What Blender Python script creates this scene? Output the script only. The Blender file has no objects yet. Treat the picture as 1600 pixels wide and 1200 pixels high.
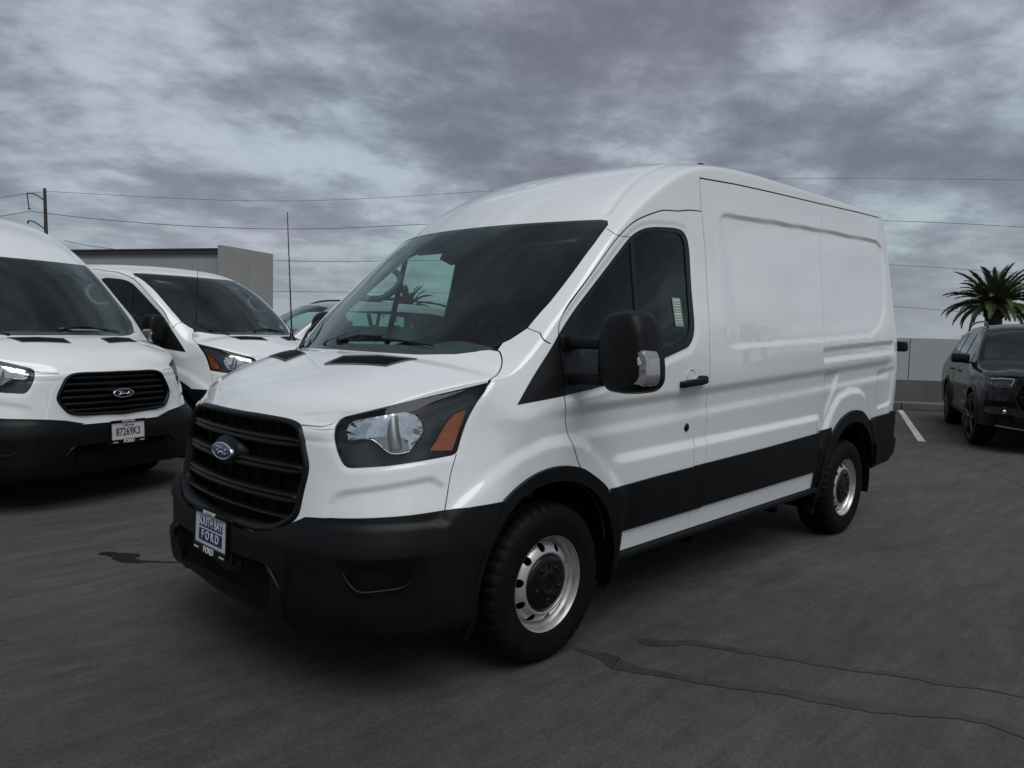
import bpy, math, random
import numpy as np
from mathutils import Vector, Matrix
from mathutils.bvhtree import BVHTree

scene = bpy.context.scene
COL = scene.collection
rad = math.radians

# ------------------------------------------------------------------ camera
CAM_POS = (2.4527, 3.1473, 1.4421)
CAM_YAW, CAM_PITCH, CAM_ROLL, CAM_F = 3.918503, -0.068129, 0.024150, 1191.51   # radians, focal length in photo pixels
cam_data = bpy.data.cameras.new('camera')
cam = bpy.data.objects.new('camera', cam_data)
COL.objects.link(cam)
_f = Vector((math.cos(CAM_YAW) * math.cos(CAM_PITCH), math.sin(CAM_YAW) * math.cos(CAM_PITCH), math.sin(CAM_PITCH)))
_r = Vector((math.sin(CAM_YAW), -math.cos(CAM_YAW), 0.0))
_u = _r.cross(_f)
_r2 = _r * math.cos(CAM_ROLL) + _u * math.sin(CAM_ROLL)
_u2 = _u * math.cos(CAM_ROLL) - _r * math.sin(CAM_ROLL)
cam.matrix_world = Matrix(((_r2.x, _u2.x, -_f.x, CAM_POS[0]), (_r2.y, _u2.y, -_f.y, CAM_POS[1]),
                           (_r2.z, _u2.z, -_f.z, CAM_POS[2]), (0, 0, 0, 1)))
cam_data.sensor_width = 36.0
cam_data.lens = 36.0 * CAM_F / 1600.0
cam_data.clip_start = 0.05
cam_data.clip_end = 6000
scene.camera = cam

# ------------------------------------------------------------------ sky, sun, exposure
SUN_EL, SUN_AZ = 60.0, 20.0
world = bpy.data.worlds.new('World')
scene.world = world
world.use_nodes = True
def build_world():
    nt = world.node_tree
    nt.nodes.clear()
    N, L = nt.nodes, nt.links
    out = N.new('ShaderNodeOutputWorld')
    bg = N.new('ShaderNodeBackground')
    bg.inputs['Strength'].default_value = 0.1
    sky = N.new('ShaderNodeTexSky')
    sky.sky_type = 'NISHITA'
    sky.sun_disc = False
    sky.sun_elevation = rad(SUN_EL)
    sky.sun_rotation = rad(SUN_AZ)
    tc = N.new('ShaderNodeTexCoord')
    sep = N.new('ShaderNodeSeparateXYZ')
    L.new(tc.outputs['Generated'], sep.inputs[0])
    def m(op, a, b=None, c=None):
        n = N.new('ShaderNodeMath'); n.operation = op
        for i, v in enumerate((a, b, c)):
            if v is None: continue
            if isinstance(v, (int, float)): n.inputs[i].default_value = v
            else: L.new(v, n.inputs[i])
        return n.outputs[0]
    # the cloud deck seen as a ceiling: direction divided by its height
    h = m('ADD', m('MAXIMUM', sep.outputs['Z'], 0.0), 0.22)
    px = m('DIVIDE', sep.outputs['X'], h); py = m('DIVIDE', sep.outputs['Y'], h)
    comb = N.new('ShaderNodeCombineXYZ')
    L.new(px, comb.inputs[0]); L.new(py, comb.inputs[1])
    def noise(scale, detail, rough, dist, off, vec=None, sy=1.0):
        mp = N.new('ShaderNodeMapping'); L.new(vec or comb.outputs[0], mp.inputs['Vector'])
        mp.inputs['Location'].default_value = off
        mp.inputs['Rotation'].default_value = (0, 0, rad(44))
        mp.inputs['Scale'].default_value = (1, sy, 1)
        n = N.new('ShaderNodeTexNoise'); L.new(mp.outputs[0], n.inputs['Vector'])
        n.inputs['Scale'].default_value = scale; n.inputs['Detail'].default_value = detail
        n.inputs['Roughness'].default_value = rough; n.inputs['Distortion'].default_value = dist
        return n.outputs['Fac']
    n1 = noise(0.60, 4, 0.5, 0.25, (8.1, 4.4, 0), sy=1.1)
    nt_ = noise(0.9, 3, 0.5, 0.2, (4.2, 6.1, 0))
    n2 = noise(1.5, 10, 0.60, 0.12, (1.3, 2.2, 0), sy=1.15)
    n3 = noise(6.5, 8, 0.6, 0.2, (9.3, 4.2, 0), sy=1.1)
    s = m('ADD', m('ADD', m('MULTIPLY', n1, 0.36), m('MULTIPLY', n2, 0.66)), m('MULTIPLY', n3, 0.22))
    ramp = N.new('ShaderNodeValToRGB')
    L.new(s, ramp.inputs['Fac'])
    cr = ramp.color_ramp
    cr.interpolation = 'B_SPLINE'
    pts = [(0.51, (1.34, 1.45, 1.72)), (0.575, (1.78, 1.93, 2.27)), (0.62, (2.33, 2.54, 2.93)),
           (0.66, (2.95, 3.27, 3.66)), (0.72, (4.2, 4.7, 5.1))]
    while len(cr.elements) < len(pts): cr.elements.new(0.5)
    for e, (p, c) in zip(cr.elements, pts):
        e.position = p; e.color = (c[0] / 8, c[1] / 8, c[2] / 8, 1)
    sc8 = N.new('ShaderNodeVectorMath'); sc8.operation = 'SCALE'; sc8.inputs['Scale'].default_value = 8.0
    L.new(ramp.outputs['Color'], sc8.inputs[0])
    tint = N.new('ShaderNodeMix'); tint.data_type = 'RGBA'
    L.new(m('MULTIPLY', m('SUBTRACT', nt_, 0.38), 4.0), tint.inputs[0]); tint.clamp_factor = True
    tint.inputs[6].default_value = (0.955, 1.01, 1.0, 1); tint.inputs[7].default_value = (1.035, 0.985, 1.03, 1)
    tm = N.new('ShaderNodeVectorMath'); tm.operation = 'MULTIPLY'
    L.new(sc8.outputs[0], tm.inputs[0]); L.new(tint.outputs[2], tm.inputs[1])
    # far cloud near the horizon evens out to a pale grey
    hz = m('POWER', m('SUBTRACT', 1.0, m('MINIMUM', m('MULTIPLY', m('MAXIMUM', sep.outputs['Z'], 0.0), 4.0), 1.0)), 2.0)
    mixh = N.new('ShaderNodeMix'); mixh.data_type = 'RGBA'
    L.new(m('MULTIPLY', hz, 0.85), mixh.inputs[0])
    L.new(tm.outputs[0], mixh.inputs[6])
    mixh.inputs[7].default_value = (2.65, 2.92, 3.3, 1)
    # a little of the clear sky shows through the deck
    mixs = N.new('ShaderNodeMix'); mixs.data_type = 'RGBA'
    mixs.inputs[0].default_value = 0.93
    L.new(sky.outputs['Color'], mixs.inputs[6])
    L.new(mixh.outputs[2], mixs.inputs[7])
    L.new(mixs.outputs[2], bg.inputs['Color'])
    L.new(bg.outputs[0], out.inputs[0])
build_world()

sun_data = bpy.data.lights.new('sun', 'SUN')
sun_data.energy = 1.35
sun_data.angle = rad(52)
sun_data.color = (1.0, 0.98, 0.95)
sun = bpy.data.objects.new('sun', sun_data)
COL.objects.link(sun)
_az = rad(SUN_AZ)
_sd = Vector((math.sin(_az) * math.cos(rad(SUN_EL)), math.cos(_az) * math.cos(rad(SUN_EL)), math.sin(rad(SUN_EL))))
sun.rotation_euler = _sd.to_track_quat('Z', 'Y').to_euler()

scene.view_settings.view_transform = 'Standard'
scene.view_settings.look = 'None'
scene.view_settings.exposure = 0.24
scene.view_settings.gamma = 1.0
scene.view_settings.use_curve_mapping = False
scene.render.engine = 'CYCLES'
scene.cycles.max_bounces = 10
scene.cycles.transparent_max_bounces = 16

# ------------------------------------------------------------------ object helpers
def link(name, me, parent=None, **props):
    o = bpy.data.objects.new(name, me)
    COL.objects.link(o)
    if parent is not None: o.parent = parent
    for k, v in props.items(): o[k] = v
    return o
def empty(name, loc=(0, 0, 0), rz=0.0, parent=None, **props):
    o = link(name, None, parent, **props)
    o.location = loc; o.rotation_euler = (0, 0, rz)
    o.empty_display_size = 0.2
    return o
def mesh_from(name, V, F, mat, smooth=False, mats=None, fm=None):
    me = bpy.data.meshes.new(name)
    me.from_pydata([tuple(v) for v in V], [], [tuple(f) for f in F])
    for m_ in (mats or [mat]): me.materials.append(m_)
    if fm is not None: me.polygons.foreach_set('material_index', fm)
    if smooth: me.polygons.foreach_set('use_smooth', [True] * len(me.polygons))
    me.update()
    return me
class MB:
    """collects simple shapes into one mesh"""
    def __init__(s): s.V = []; s.F = []; s.S = []
    def add(s, V, F, smooth=False):
        b = len(s.V); s.V += [tuple(v) for v in V]
        s.F += [tuple(i + b for i in f) for f in F]; s.S += [smooth] * len(F)
        return s
    def box(s, c, d, R=None, bev=0.0):
        x, y, z = (k / 2 for k in d); b = min(bev, x * .9, y * .9, z * .9)
        if b <= 0:
            V = [Vector((i * x, j * y, k * z)) for i in (-1, 1) for j in (-1, 1) for k in (-1, 1)]
            F = [(0, 1, 3, 2), (4, 6, 7, 5), (0, 4, 5, 1), (2, 3, 7, 6), (0, 2, 6, 4), (1, 5, 7, 3)]
        else:
            V = []; idx = {}
            for i in (-1, 1):
                for j in (-1, 1):
                    for k in (-1, 1):
                        for a in range(3):
                            q = [i * (x - b), j * (y - b), k * (z - b)]
                            q[a] += (i, j, k)[a] * b
                            idx[(i, j, k, a)] = len(V); V.append(Vector(q))
            F = []
            for a in range(3):
                o1, o2 = [t for t in range(3) if t != a]
                for sg in (-1, 1):
                    ks = []
                    for p, q in ((-1, -1), (1, -1), (1, 1), (-1, 1)):
                        t = [0, 0, 0]; t[a] = sg; t[o1] = p; t[o2] = q
                        ks.append(idx[tuple(t) + (a,)])
                    F.append(ks if (sg > 0) != (a == 1) else ks[::-1])
                for p in (-1, 1):
                    for q in (-1, 1):
                        t1 = [0, 0, 0]; t1[o1] = p; t1[o2] = q
                        t1[a] = -1; t2 = list(t1); t2[a] = 1
                        f = [idx[tuple(t1) + (o1,)], idx[tuple(t2) + (o1,)], idx[tuple(t2) + (o2,)], idx[tuple(t1) + (o2,)]]
                        n = (V[f[1]] - V[f[0]]).cross(V[f[2]] - V[f[0]])
                        F.append(f if n.dot(V[f[0]] + V[f[2]]) > 0 else f[::-1])
            for i in (-1, 1):
                for j in (-1, 1):
                    for k in (-1, 1):
                        f = [idx[(i, j, k, a)] for a in range(3)]
                        n = (V[f[1]] - V[f[0]]).cross(V[f[2]] - V[f[0]])
                        F.append(f if n.dot(V[f[0]]) > 0 else f[::-1])
        c = Vector(c)
        V = [((R @ v) if R is not None else v) + c for v in V]
        return s.add(V, F)
    def tube(s, pts, r, n=8, cap=True, smooth=True):
        pts = [Vector(p) for p in pts]; m_ = len(pts)
        rs = r if isinstance(r, (list, tuple)) else [r] * m_
        V = []; up = None
        for i, p in enumerate(pts):
            t = (pts[min(i + 1, m_ - 1)] - pts[max(i - 1, 0)]).normalized()
            if up is None:
                up = Vector((0, 0, 1)) if abs(t.z) < .9 else Vector((1, 0, 0))
            a = t.cross(up).normalized(); b = a.cross(t).normalized(); up = b
            for k in range(n):
                q = 2 * math.pi * k / n
                V.append(p + a * math.cos(q) * rs[i] + b * math.sin(q) * rs[i])
        F = [(i * n + k, i * n + (k + 1) % n, (i + 1) * n + (k + 1) % n, (i + 1) * n + k) for i in range(m_ - 1) for k in range(n)]
        s.add(V, F, smooth)
        if cap:
            s.add(V[:n], [tuple(range(n))[::-1]]); s.add(V[-n:], [tuple(range(n))])
        return s
    def lathe(s, prof, n=48, axis='y', c=(0, 0, 0), smooth=True, closed=False, a0=0.0, a1=2 * math.pi):
        """prof: (radius, along axis)"""
        full = abs(a1 - a0 - 2 * math.pi) < 1e-6
        k_ = n if full else n + 1
        V = []; c = Vector(c)
        for (r, h) in prof:
            for k in range(k_):
                q = a0 + (a1 - a0) * k / n; u, w = r * math.cos(q), r * math.sin(q)
                V.append(c + (Vector((u, h, w)) if axis == 'y' else Vector((u, w, h)) if axis == 'z' else Vector((h, u, w))))
        P = len(prof); F = []
        for i in range(P if closed else P - 1):
            i2 = (i + 1) % P
            for k in range(n):
                k2 = (k + 1) % k_
                F.append((i * k_ + k, i * k_ + k2, i2 * k_ + k2, i2 * k_ + k))
        return s.add(V, F, smooth)
    def prism(s, poly, h0, h1, axis='y', smooth=False):
        """2D polygon (in the two other axes, in order) pushed along axis"""
        def P(a, b, h): return {'y': (a, h, b), 'z': (a, b, h), 'x': (h, a, b)}[axis]
        n = len(poly)
        s.add([P(a, b, h0) for a, b in poly], [tuple(range(n))])
        s.add([P(a, b, h1) for a, b in poly], [tuple(range(n))[::-1]])
        s.add([P(a, b, h) for h in (h0, h1) for a, b in poly], [(k, k + n, (k + 1) % n + n, (k + 1) % n) for k in range(n)], smooth)
        return s
    def mesh(s, name, mat):
        me = mesh_from(name, s.V, s.F, mat)
        me.polygons.foreach_set('use_smooth', s.S)
        return me
    def build(s, name, mat, parent=None, **props):
        return link(name, s.mesh(name, mat), parent, **props)

# ------------------------------------------------------------------ curves
def spline(P, n_or_t, closed=False):
    """natural cubic through rows of P, chord parameter; returns n points (or at given fractions)"""
    P = np.asarray(P, float)
    d = np.linalg.norm(np.diff(P, axis=0), axis=1) ** 0.5
    t = np.concatenate([[0], np.cumsum(d)]); t /= t[-1]
    u = np.linspace(0, 1, n_or_t) if isinstance(n_or_t, int) else np.asarray(n_or_t)
    return cubic(t, P, u)
def cubic(t, P, u):
    t = np.asarray(t, float); P = np.asarray(P, float); flat = P.ndim == 1
    if flat: P = P[:, None]
    sh = P.shape; P = P.reshape(sh[0], -1)
    n = len(t); h = np.diff(t)
    A = np.zeros((n, n)); B = np.zeros_like(P)
    A[0, 0] = A[-1, -1] = 1
    for i in range(1, n - 1):
        A[i, i - 1], A[i, i], A[i, i + 1] = h[i - 1], 2 * (h[i - 1] + h[i]), h[i]
        B[i] = 6 * ((P[i + 1] - P[i]) / h[i] - (P[i] - P[i - 1]) / h[i - 1])
    Mm = np.linalg.solve(A, B)
    u = np.clip(np.asarray(u, float), t[0], t[-1])
    k = np.clip(np.searchsorted(t, u, side='right') - 1, 0, n - 2)
    a = (t[k + 1] - u)[:, None]; b = (u - t[k])[:, None]; hk = h[k][:, None]
    r = (Mm[k] * a ** 3 + Mm[k + 1] * b ** 3) / (6 * hk) + (P[k] / hk - Mm[k] * hk / 6) * a + (P[k + 1] / hk - Mm[k + 1] * hk / 6) * b
    r = r.reshape((len(u),) + sh[1:])
    return r[:, 0] if flat else r
def pchip(t, P, u):
    t = np.asarray(t, float); P = np.asarray(P, float); sh = P.shape; P = P.reshape(sh[0], -1)
    h = np.diff(t)[:, None]; d = np.diff(P, axis=0) / h; m = np.zeros_like(P); m[0] = d[0]; m[-1] = d[-1]
    w1 = 2 * h[1:] + h[:-1]; w2 = h[1:] + 2 * h[:-1]; ok = d[:-1] * d[1:] > 0
    with np.errstate(divide='ignore', invalid='ignore'):
        hm = (w1 + w2) / (w1 / d[:-1] + w2 / d[1:])
    m[1:-1] = np.where(ok, hm, 0)
    k = np.clip(np.searchsorted(t, u, side='right') - 1, 0, len(t) - 2); s = ((u - t[k]) / h[k, 0])[:, None]; hk = h[k]
    r = (2 * s ** 3 - 3 * s ** 2 + 1) * P[k] + (s ** 3 - 2 * s ** 2 + s) * hk * m[k] + (-2 * s ** 3 + 3 * s ** 2) * P[k + 1] + (s ** 3 - s ** 2) * hk * m[k + 1]
    return r.reshape((len(u),) + sh[1:])
def rounded(poly, r, n=5):
    """round the corners of a closed 2D polygon; r one value or one per corner"""
    out = []; m_ = len(poly)
    rs = r if isinstance(r, (list, tuple)) else [r] * m_
    for i in range(m_):
        p = np.array(poly[i], float); a = np.array(poly[i - 1], float) - p; b = np.array(poly[(i + 1) % m_], float) - p
        la, lb = np.linalg.norm(a), np.linalg.norm(b)
        d = min(rs[i], la * .48, lb * .48)
        if d <= 1e-6: out.append(tuple(p)); continue
        s_, e = p + a / la * d, p + b / lb * d
        for k in range(n + 1):
            t = k / n; out.append(tuple(s_ * (1 - t) ** 2 + 2 * p * t * (1 - t) + e * t * t))
    return out
def ribbon(line, w):
    """closed thin polygon around a 2D polyline"""
    P = np.array(line, float); T = np.gradient(P, axis=0)
    T /= np.linalg.norm(T, axis=1)[:, None] + 1e-12
    Nn = np.stack([-T[:, 1], T[:, 0]], 1) * w / 2
    return [tuple(p) for p in P + Nn] + [tuple(p) for p in (P - Nn)[::-1]]
def sdf_poly(P, poly):
    """signed distance of points P (n,2) to polygon, negative inside"""
    poly = np.asarray(poly, float); d = np.full(len(P), 1e9); ins = np.zeros(len(P), bool)
    for i in range(len(poly)):
        a, b = poly[i - 1], poly[i]; e = b - a; w = P - a
        t = np.clip((w @ e) / (e @ e + 1e-12), 0, 1)
        d = np.minimum(d, np.linalg.norm(w - t[:, None] * e, axis=1))
        if abs(e[1]) > 1e-12:
            c = (a[1] > P[:, 1]) != (b[1] > P[:, 1])
            ins ^= c & (P[:, 0] < (b[0] - a[0]) * (P[:, 1] - a[1]) / (b[1] - a[1]) + a[0])
    return np.where(ins, -d, d)
def sdf_line(P, line):
    line = np.asarray(line, float); d = np.full(len(P), 1e9)
    for i in range(1, len(line)):
        a, b = line[i - 1], line[i]; e = b - a; w = P - a
        t = np.clip((w @ e) / (e @ e + 1e-12), 0, 1)
        d = np.minimum(d, np.linalg.norm(w - t[:, None] * e, axis=1))
    return d
def sstep(x, a, b):
    t = np.clip((x - a) / (b - a), 0, 1); return t * t * (3 - 2 * t)

# ------------------------------------------------------------------ cutting a dense skin into parts along drawn outlines
AX = {'y': np.array([[1., 0, 0], [0, 0, 1.]]), 'x': np.array([[0, 1., 0], [0, 0, 1.]]), 'z': np.array([[1., 0, 0], [0, 1., 0]]),
      'xy': np.array([[-.7071, .7071, 0], [0, 0, 1.]])}
def in_poly(p, poly):
    x, y = p; c = False; n = len(poly); j = n - 1
    for i in range(n):
        xi, yi = poly[i]; xj, yj = poly[j]
        if (yi > y) != (yj > y) and x < (xj - xi) * (y - yi) / (yj - yi) + xi: c = not c
        j = i
    return c
class Skin:
    def __init__(s, V, F, tag='body'):
        s.V = [tuple(v) for v in V]; s.F = [tuple(dict.fromkeys(int(i) for i in f)) for f in F]; s.T = [tag] * len(s.F)
        Va = np.asarray(V, float); Fa = np.asarray(F)
        n = np.cross(Va[Fa[:, 2]] - Va[Fa[:, 0]], Va[Fa[:, 3]] - Va[Fa[:, 1]])
        N = np.zeros_like(Va)
        for k in range(4): np.add.at(N, Fa[:, k], n)
        N /= np.linalg.norm(N, axis=1)[:, None] + 1e-12
        s.N = [tuple(v) for v in N]; s.split = {}
    def _mid(s, a, b, t):
        key = (a, b) if a < b else (b, a)
        tt = round(t if a < b else 1 - t, 5)
        L = s.split.setdefault(key, {})
        if tt in L: return L[tt]
        va, vb = (np.array(s.V[a]), np.array(s.V[b])); na, nb = np.array(s.N[a]), np.array(s.N[b])
        v = va + (vb - va) * t; n = na + (nb - na) * t; n /= np.linalg.norm(n) + 1e-12
        s.V.append(tuple(v)); s.N.append(tuple(n)); L[tt] = len(s.V) - 1
        return L[tt]
    def cut(s, poly, proj, tag, only=('body',), where=None):
        A = AX[proj] if isinstance(proj, str) else proj
        Va = np.asarray(s.V); Pa = Va @ A.T
        poly = [tuple(p) for p in poly]
        pa = np.array(poly); lo, hi = pa.min(0), pa.max(0)
        only = set(only)
        # candidate faces
        cand = []
        q = [i for i in range(len(s.F)) if s.T[i] in only]
        if not q: return
        c4 = np.array([s.F[i][:3] for i in q])
        cen = Pa[c4].mean(1); pad = .12
        ok = ((cen > lo - pad) & (cen < hi + pad)).all(1)
        if where is not None:
            cc = Va[c4].mean(1); nn = np.asarray(s.N)[c4[:, 0]]
            ok &= where(cc, nn)
        cand = [q[i] for i in np.nonzero(ok)[0]]
        P2 = {}
        def P(v):
            r = P2.get(v)
            if r is None:
                w = s.V[v]; r = P2[v] = (A[0, 0] * w[0] + A[0, 1] * w[1] + A[0, 2] * w[2], A[1, 0] * w[0] + A[1, 1] * w[1] + A[1, 2] * w[2])
            return r
        segs = [(poly[i - 1], poly[i]) for i in range(len(poly))]
        sb = np.array([[min(a[0], b[0]), min(a[1], b[1]), max(a[0], b[0]), max(a[1], b[1])] for a, b in segs])
        dead = set(); newF = []; newT = []
        for fi in cand:
            pcs = [s.F[fi]]; 
            pp = [P(v) for v in s.F[fi]]
            x0 = min(p[0] for p in pp); x1 = max(p[0] for p in pp); y0 = min(p[1] for p in pp); y1 = max(p[1] for p in pp)
            if x1 < lo[0] or x0 > hi[0] or y1 < lo[1] or y0 > hi[1]: continue
            hit = np.nonzero((sb[:, 0] <= x1) & (sb[:, 2] >= x0) & (sb[:, 1] <= y1) & (sb[:, 3] >= y0))[0]
            changed = False
            for si in hit:
                a, b = segs[si]; dx, dy = b[0] - a[0], b[1] - a[1]; L = math.hypot(dx, dy)
                if L < 1e-9: continue
                dx /= L; dy /= L
                out = []
                for f in pcs:
                    d = [(P(v)[0] - a[0]) * dy - (P(v)[1] - a[1]) * dx for v in f]
                    e = [(P(v)[0] - a[0]) * dx + (P(v)[1] - a[1]) * dy for v in f]
                    if max(d) < 2e-5 or min(d) > -2e-5 or max(e) < -1e-5 or min(e) > L + 1e-5: out.append(f); continue
                    # does the segment really run through the face
                    ts = []
                    n = len(f)
                    for k in range(n):
                        k2 = (k + 1) % n
                        if (d[k] > 0) != (d[k2] > 0):
                            t = d[k] / (d[k] - d[k2]); ts.append(e[k] + (e[k2] - e[k]) * t)
                    if not ts or max(ts) < -1e-6 or min(ts) > L + 1e-6: out.append(f); continue
                    A_, B_ = [], []
                    for k in range(n):
                        k2 = (k + 1) % n
                        if abs(d[k]) < 2e-5: A_.append(f[k]); B_.append(f[k])
                        elif d[k] > 0: A_.append(f[k])
                        else: B_.append(f[k])
                        if abs(d[k]) >= 2e-5 and abs(d[k2]) >= 2e-5 and (d[k] > 0) != (d[k2] > 0):
                            m_ = s._mid(f[k], f[k2], d[k] / (d[k] - d[k2])); A_.append(m_); B_.append(m_)
                    if len(A_) > 2 and len(B_) > 2: out += [tuple(A_), tuple(B_)]; changed = True
                    else: out.append(f)
                pcs = out
            for f in pcs:
                p = [P(v) for v in f]; cx = sum(t[0] for t in p) / len(p); cy = sum(t[1] for t in p) / len(p)
                t = tag if in_poly((cx, cy), poly) else s.T[fi]
                if len(pcs) == 1: s.T[fi] = t
                else:
                    newF.append(f); newT.append(t)
            if len(pcs) > 1: dead.add(fi)
        if dead:
            s.F = [f for i, f in enumerate(s.F) if i not in dead]; s.T = [t for i, t in enumerate(s.T) if i not in dead]
        s.F += newF; s.T += newT
    def strip(s, line, w, proj, tag, only=('body',), where=None):
        s.cut(ribbon(line, w), proj, tag, only, where)
    def retag(s, fn, tag, only=('body',)):
        for i, f in enumerate(s.F):
            if s.T[i] in only:
                c = np.mean([s.V[v] for v in f], axis=0)
                if fn(c): s.T[i] = tag
    def part(s, tags, mirror='both', off=0.0, depth=0.0, offfn=None, depth_dir=None, off_dir=None):
        """-> (V, N, F, rimF): 'half' y>0 side, 'both' welded over the centre, 'neg' mirrored"""
        tags = {tags} if isinstance(tags, str) else set(tags)
        F = [f for f, t in zip(s.F, s.T) if t in tags]
        # put split points back in so neighbours share their edges
        sp = s.split
        def chain(a, b):
            key = (a, b) if a < b else (b, a)
            L = sp.get(key)
            if not L: return [a]
            ms = [L[k] for k in sorted(L)]
            if a > b: ms = ms[::-1]
            out = []; prev = a
            for m_ in ms: out += chain(prev, m_); prev = m_
            return out + chain(prev, b)
        F2 = []
        for f in F:
            g = []
            for k in range(len(f)): g += chain(f[k], f[(k + 1) % len(f)])
            F2.append(g)
        used = sorted({v for f in F2 for v in f}); ix = {v: i for i, v in enumerate(used)}
        V = np.array([s.V[v] for v in used]); N = np.array([s.N[v] for v in used])
        F2 = [[ix[v] for v in f] for f in F2]
        D0 = N if off_dir is None else np.asarray(off_dir, float)[None, :]
        if offfn is not None: V = V + D0 * offfn(V)[:, None]
        elif off: V = V + D0 * off
        if mirror in ('both', 'neg'):
            Vm = V * [1, -1, 1]; Nm = N * [1, -1, 1]; Fm = [f[::-1] for f in F2]
            if mirror == 'neg': V, N, F2 = Vm, Nm, Fm
            else:
                n = len(V); cen = np.abs(V[:, 1]) < 1e-4
                mp = [i if cen[i] else n + i for i in range(n)]
                V = np.concatenate([V, Vm]); N = np.concatenate([N, Nm]); N[:n][cen, 1] = 0
                F2 = F2 + [[mp[v] for v in f] for f in Fm]
        rim = []
        if depth:
            ed = {}
            for f in F2:
                for k in range(len(f)):
                    a, b = f[k], f[(k + 1) % len(f)]; ed[(a, b)] = 1
            bd = [(a, b) for (a, b) in ed if (b, a) not in ed]
            n = len(V); D = (N if depth_dir is None else np.asarray(depth_dir, float)[None, :] * ([1, -1, 1] if mirror == 'neg' else [1, 1, 1])) * depth
            V = np.concatenate([V, V - D]); N = np.concatenate([N, N])
            rim = [[b, a, a + n, b + n] for a, b in bd]
        return V, N, F2, rim
def islands(data):
    V, N, F, rim = data; par = list(range(len(V)))
    def find(a):
        while par[a] != a: par[a] = par[par[a]]; a = par[a]
        return a
    for f in F:
        for v in f[1:]: par[find(v)] = find(f[0])
    g = {}
    for f in F: g.setdefault(find(f[0]), []).append(f)
    return [(V, N, fs, []) for fs in g.values()]
def skin_mesh(name, data, mat):
    V, N, F, rim = data
    me = bpy.data.meshes.new(name)
    allF = F + rim
    used = np.unique([v for f in allF for v in f]) if allF else []
    ix = -np.ones(len(V), int); ix[used] = np.arange(len(used))
    me.from_pydata([tuple(v) for v in V[used]], [], [[ix[v] for v in f] for f in allF])
    me.materials.append(mat)
    me.polygons.foreach_set('use_smooth', [True] * len(me.polygons))
    ln = []
    for f in F: ln += [tuple(N[v]) for v in f]
    for f in rim:
        a = V[f[1]] - V[f[0]]; b = V[f[3]] - V[f[0]]; n = np.cross(a, b); l = np.linalg.norm(n)
        n = n / l if l > 1e-12 else np.array([0, 0, 1.]); ln += [tuple(n)] * 4
    me.update()
    if len(ln) == len(me.loops): me.normals_split_custom_set(ln)
    return me

# ------------------------------------------------------------------ materials
MATS = {}
def mat(name, base=(.5, .5, .5), rough=.5, metal=0., coat=0., spec=.5, coat_rough=.03, noise=None, bump=None, emit=None, coat_ior=1.5):
    """noise=(scale, amount, detail): value variation; bump=(scale, strength, distance)"""
    if name in MATS: return MATS[name]
    m = bpy.data.materials.new(name); m.use_nodes = True
    nt = m.node_tree; N, L = nt.nodes, nt.links; b = N['Principled BSDF']
    b.inputs['Base Color'].default_value = (*base, 1); b.inputs['Roughness'].default_value = rough
    b.inputs['Metallic'].default_value = metal; b.inputs['Coat Weight'].default_value = coat
    b.inputs['Coat Roughness'].default_value = coat_rough; b.inputs['Specular IOR Level'].default_value = spec
    b.inputs['Coat IOR'].default_value = coat_ior
    tc = N.new('ShaderNodeTexCoord')
    if noise:
        n = N.new('ShaderNodeTexNoise'); L.new(tc.outputs['Object'], n.inputs['Vector'])
        n.inputs['Scale'].default_value = noise[0]; n.inputs['Detail'].default_value = noise[2] if len(noise) > 2 else 4
        mr = N.new('ShaderNodeMapRange'); L.new(n.outputs['Fac'], mr.inputs['Value'])
        mr.inputs['From Min'].default_value = .3; mr.inputs['From Max'].default_value = .7
        mr.inputs['To Min'].default_value = 1 - noise[1]; mr.inputs['To Max'].default_value = 1 + noise[1]
        mx = N.new('ShaderNodeVectorMath'); mx.operation = 'SCALE'; mx.inputs[0].default_value = base
        L.new(mr.outputs[0], mx.inputs['Scale']); L.new(mx.outputs[0], b.inputs['Base Color'])
        mr2 = N.new('ShaderNodeMapRange'); L.new(n.outputs['Fac'], mr2.inputs['Value'])
        mr2.inputs['To Min'].default_value = max(0, rough - noise[1] * .5); mr2.inputs['To Max'].default_value = min(1, rough + noise[1] * .5)
        L.new(mr2.outputs[0], b.inputs['Roughness'])
    if bump:
        n = N.new('ShaderNodeTexNoise'); L.new(tc.outputs['Object'], n.inputs['Vector'])
        n.inputs['Scale'].default_value = bump[0]; n.inputs['Detail'].default_value = 3
        bp = N.new('ShaderNodeBump'); bp.inputs['Strength'].default_value = bump[1]; bp.inputs['Distance'].default_value = bump[2]
        L.new(n.outputs['Fac'], bp.inputs['Height']); L.new(bp.outputs[0], b.inputs['Normal'])
    MATS[name] = m
    return m
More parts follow.
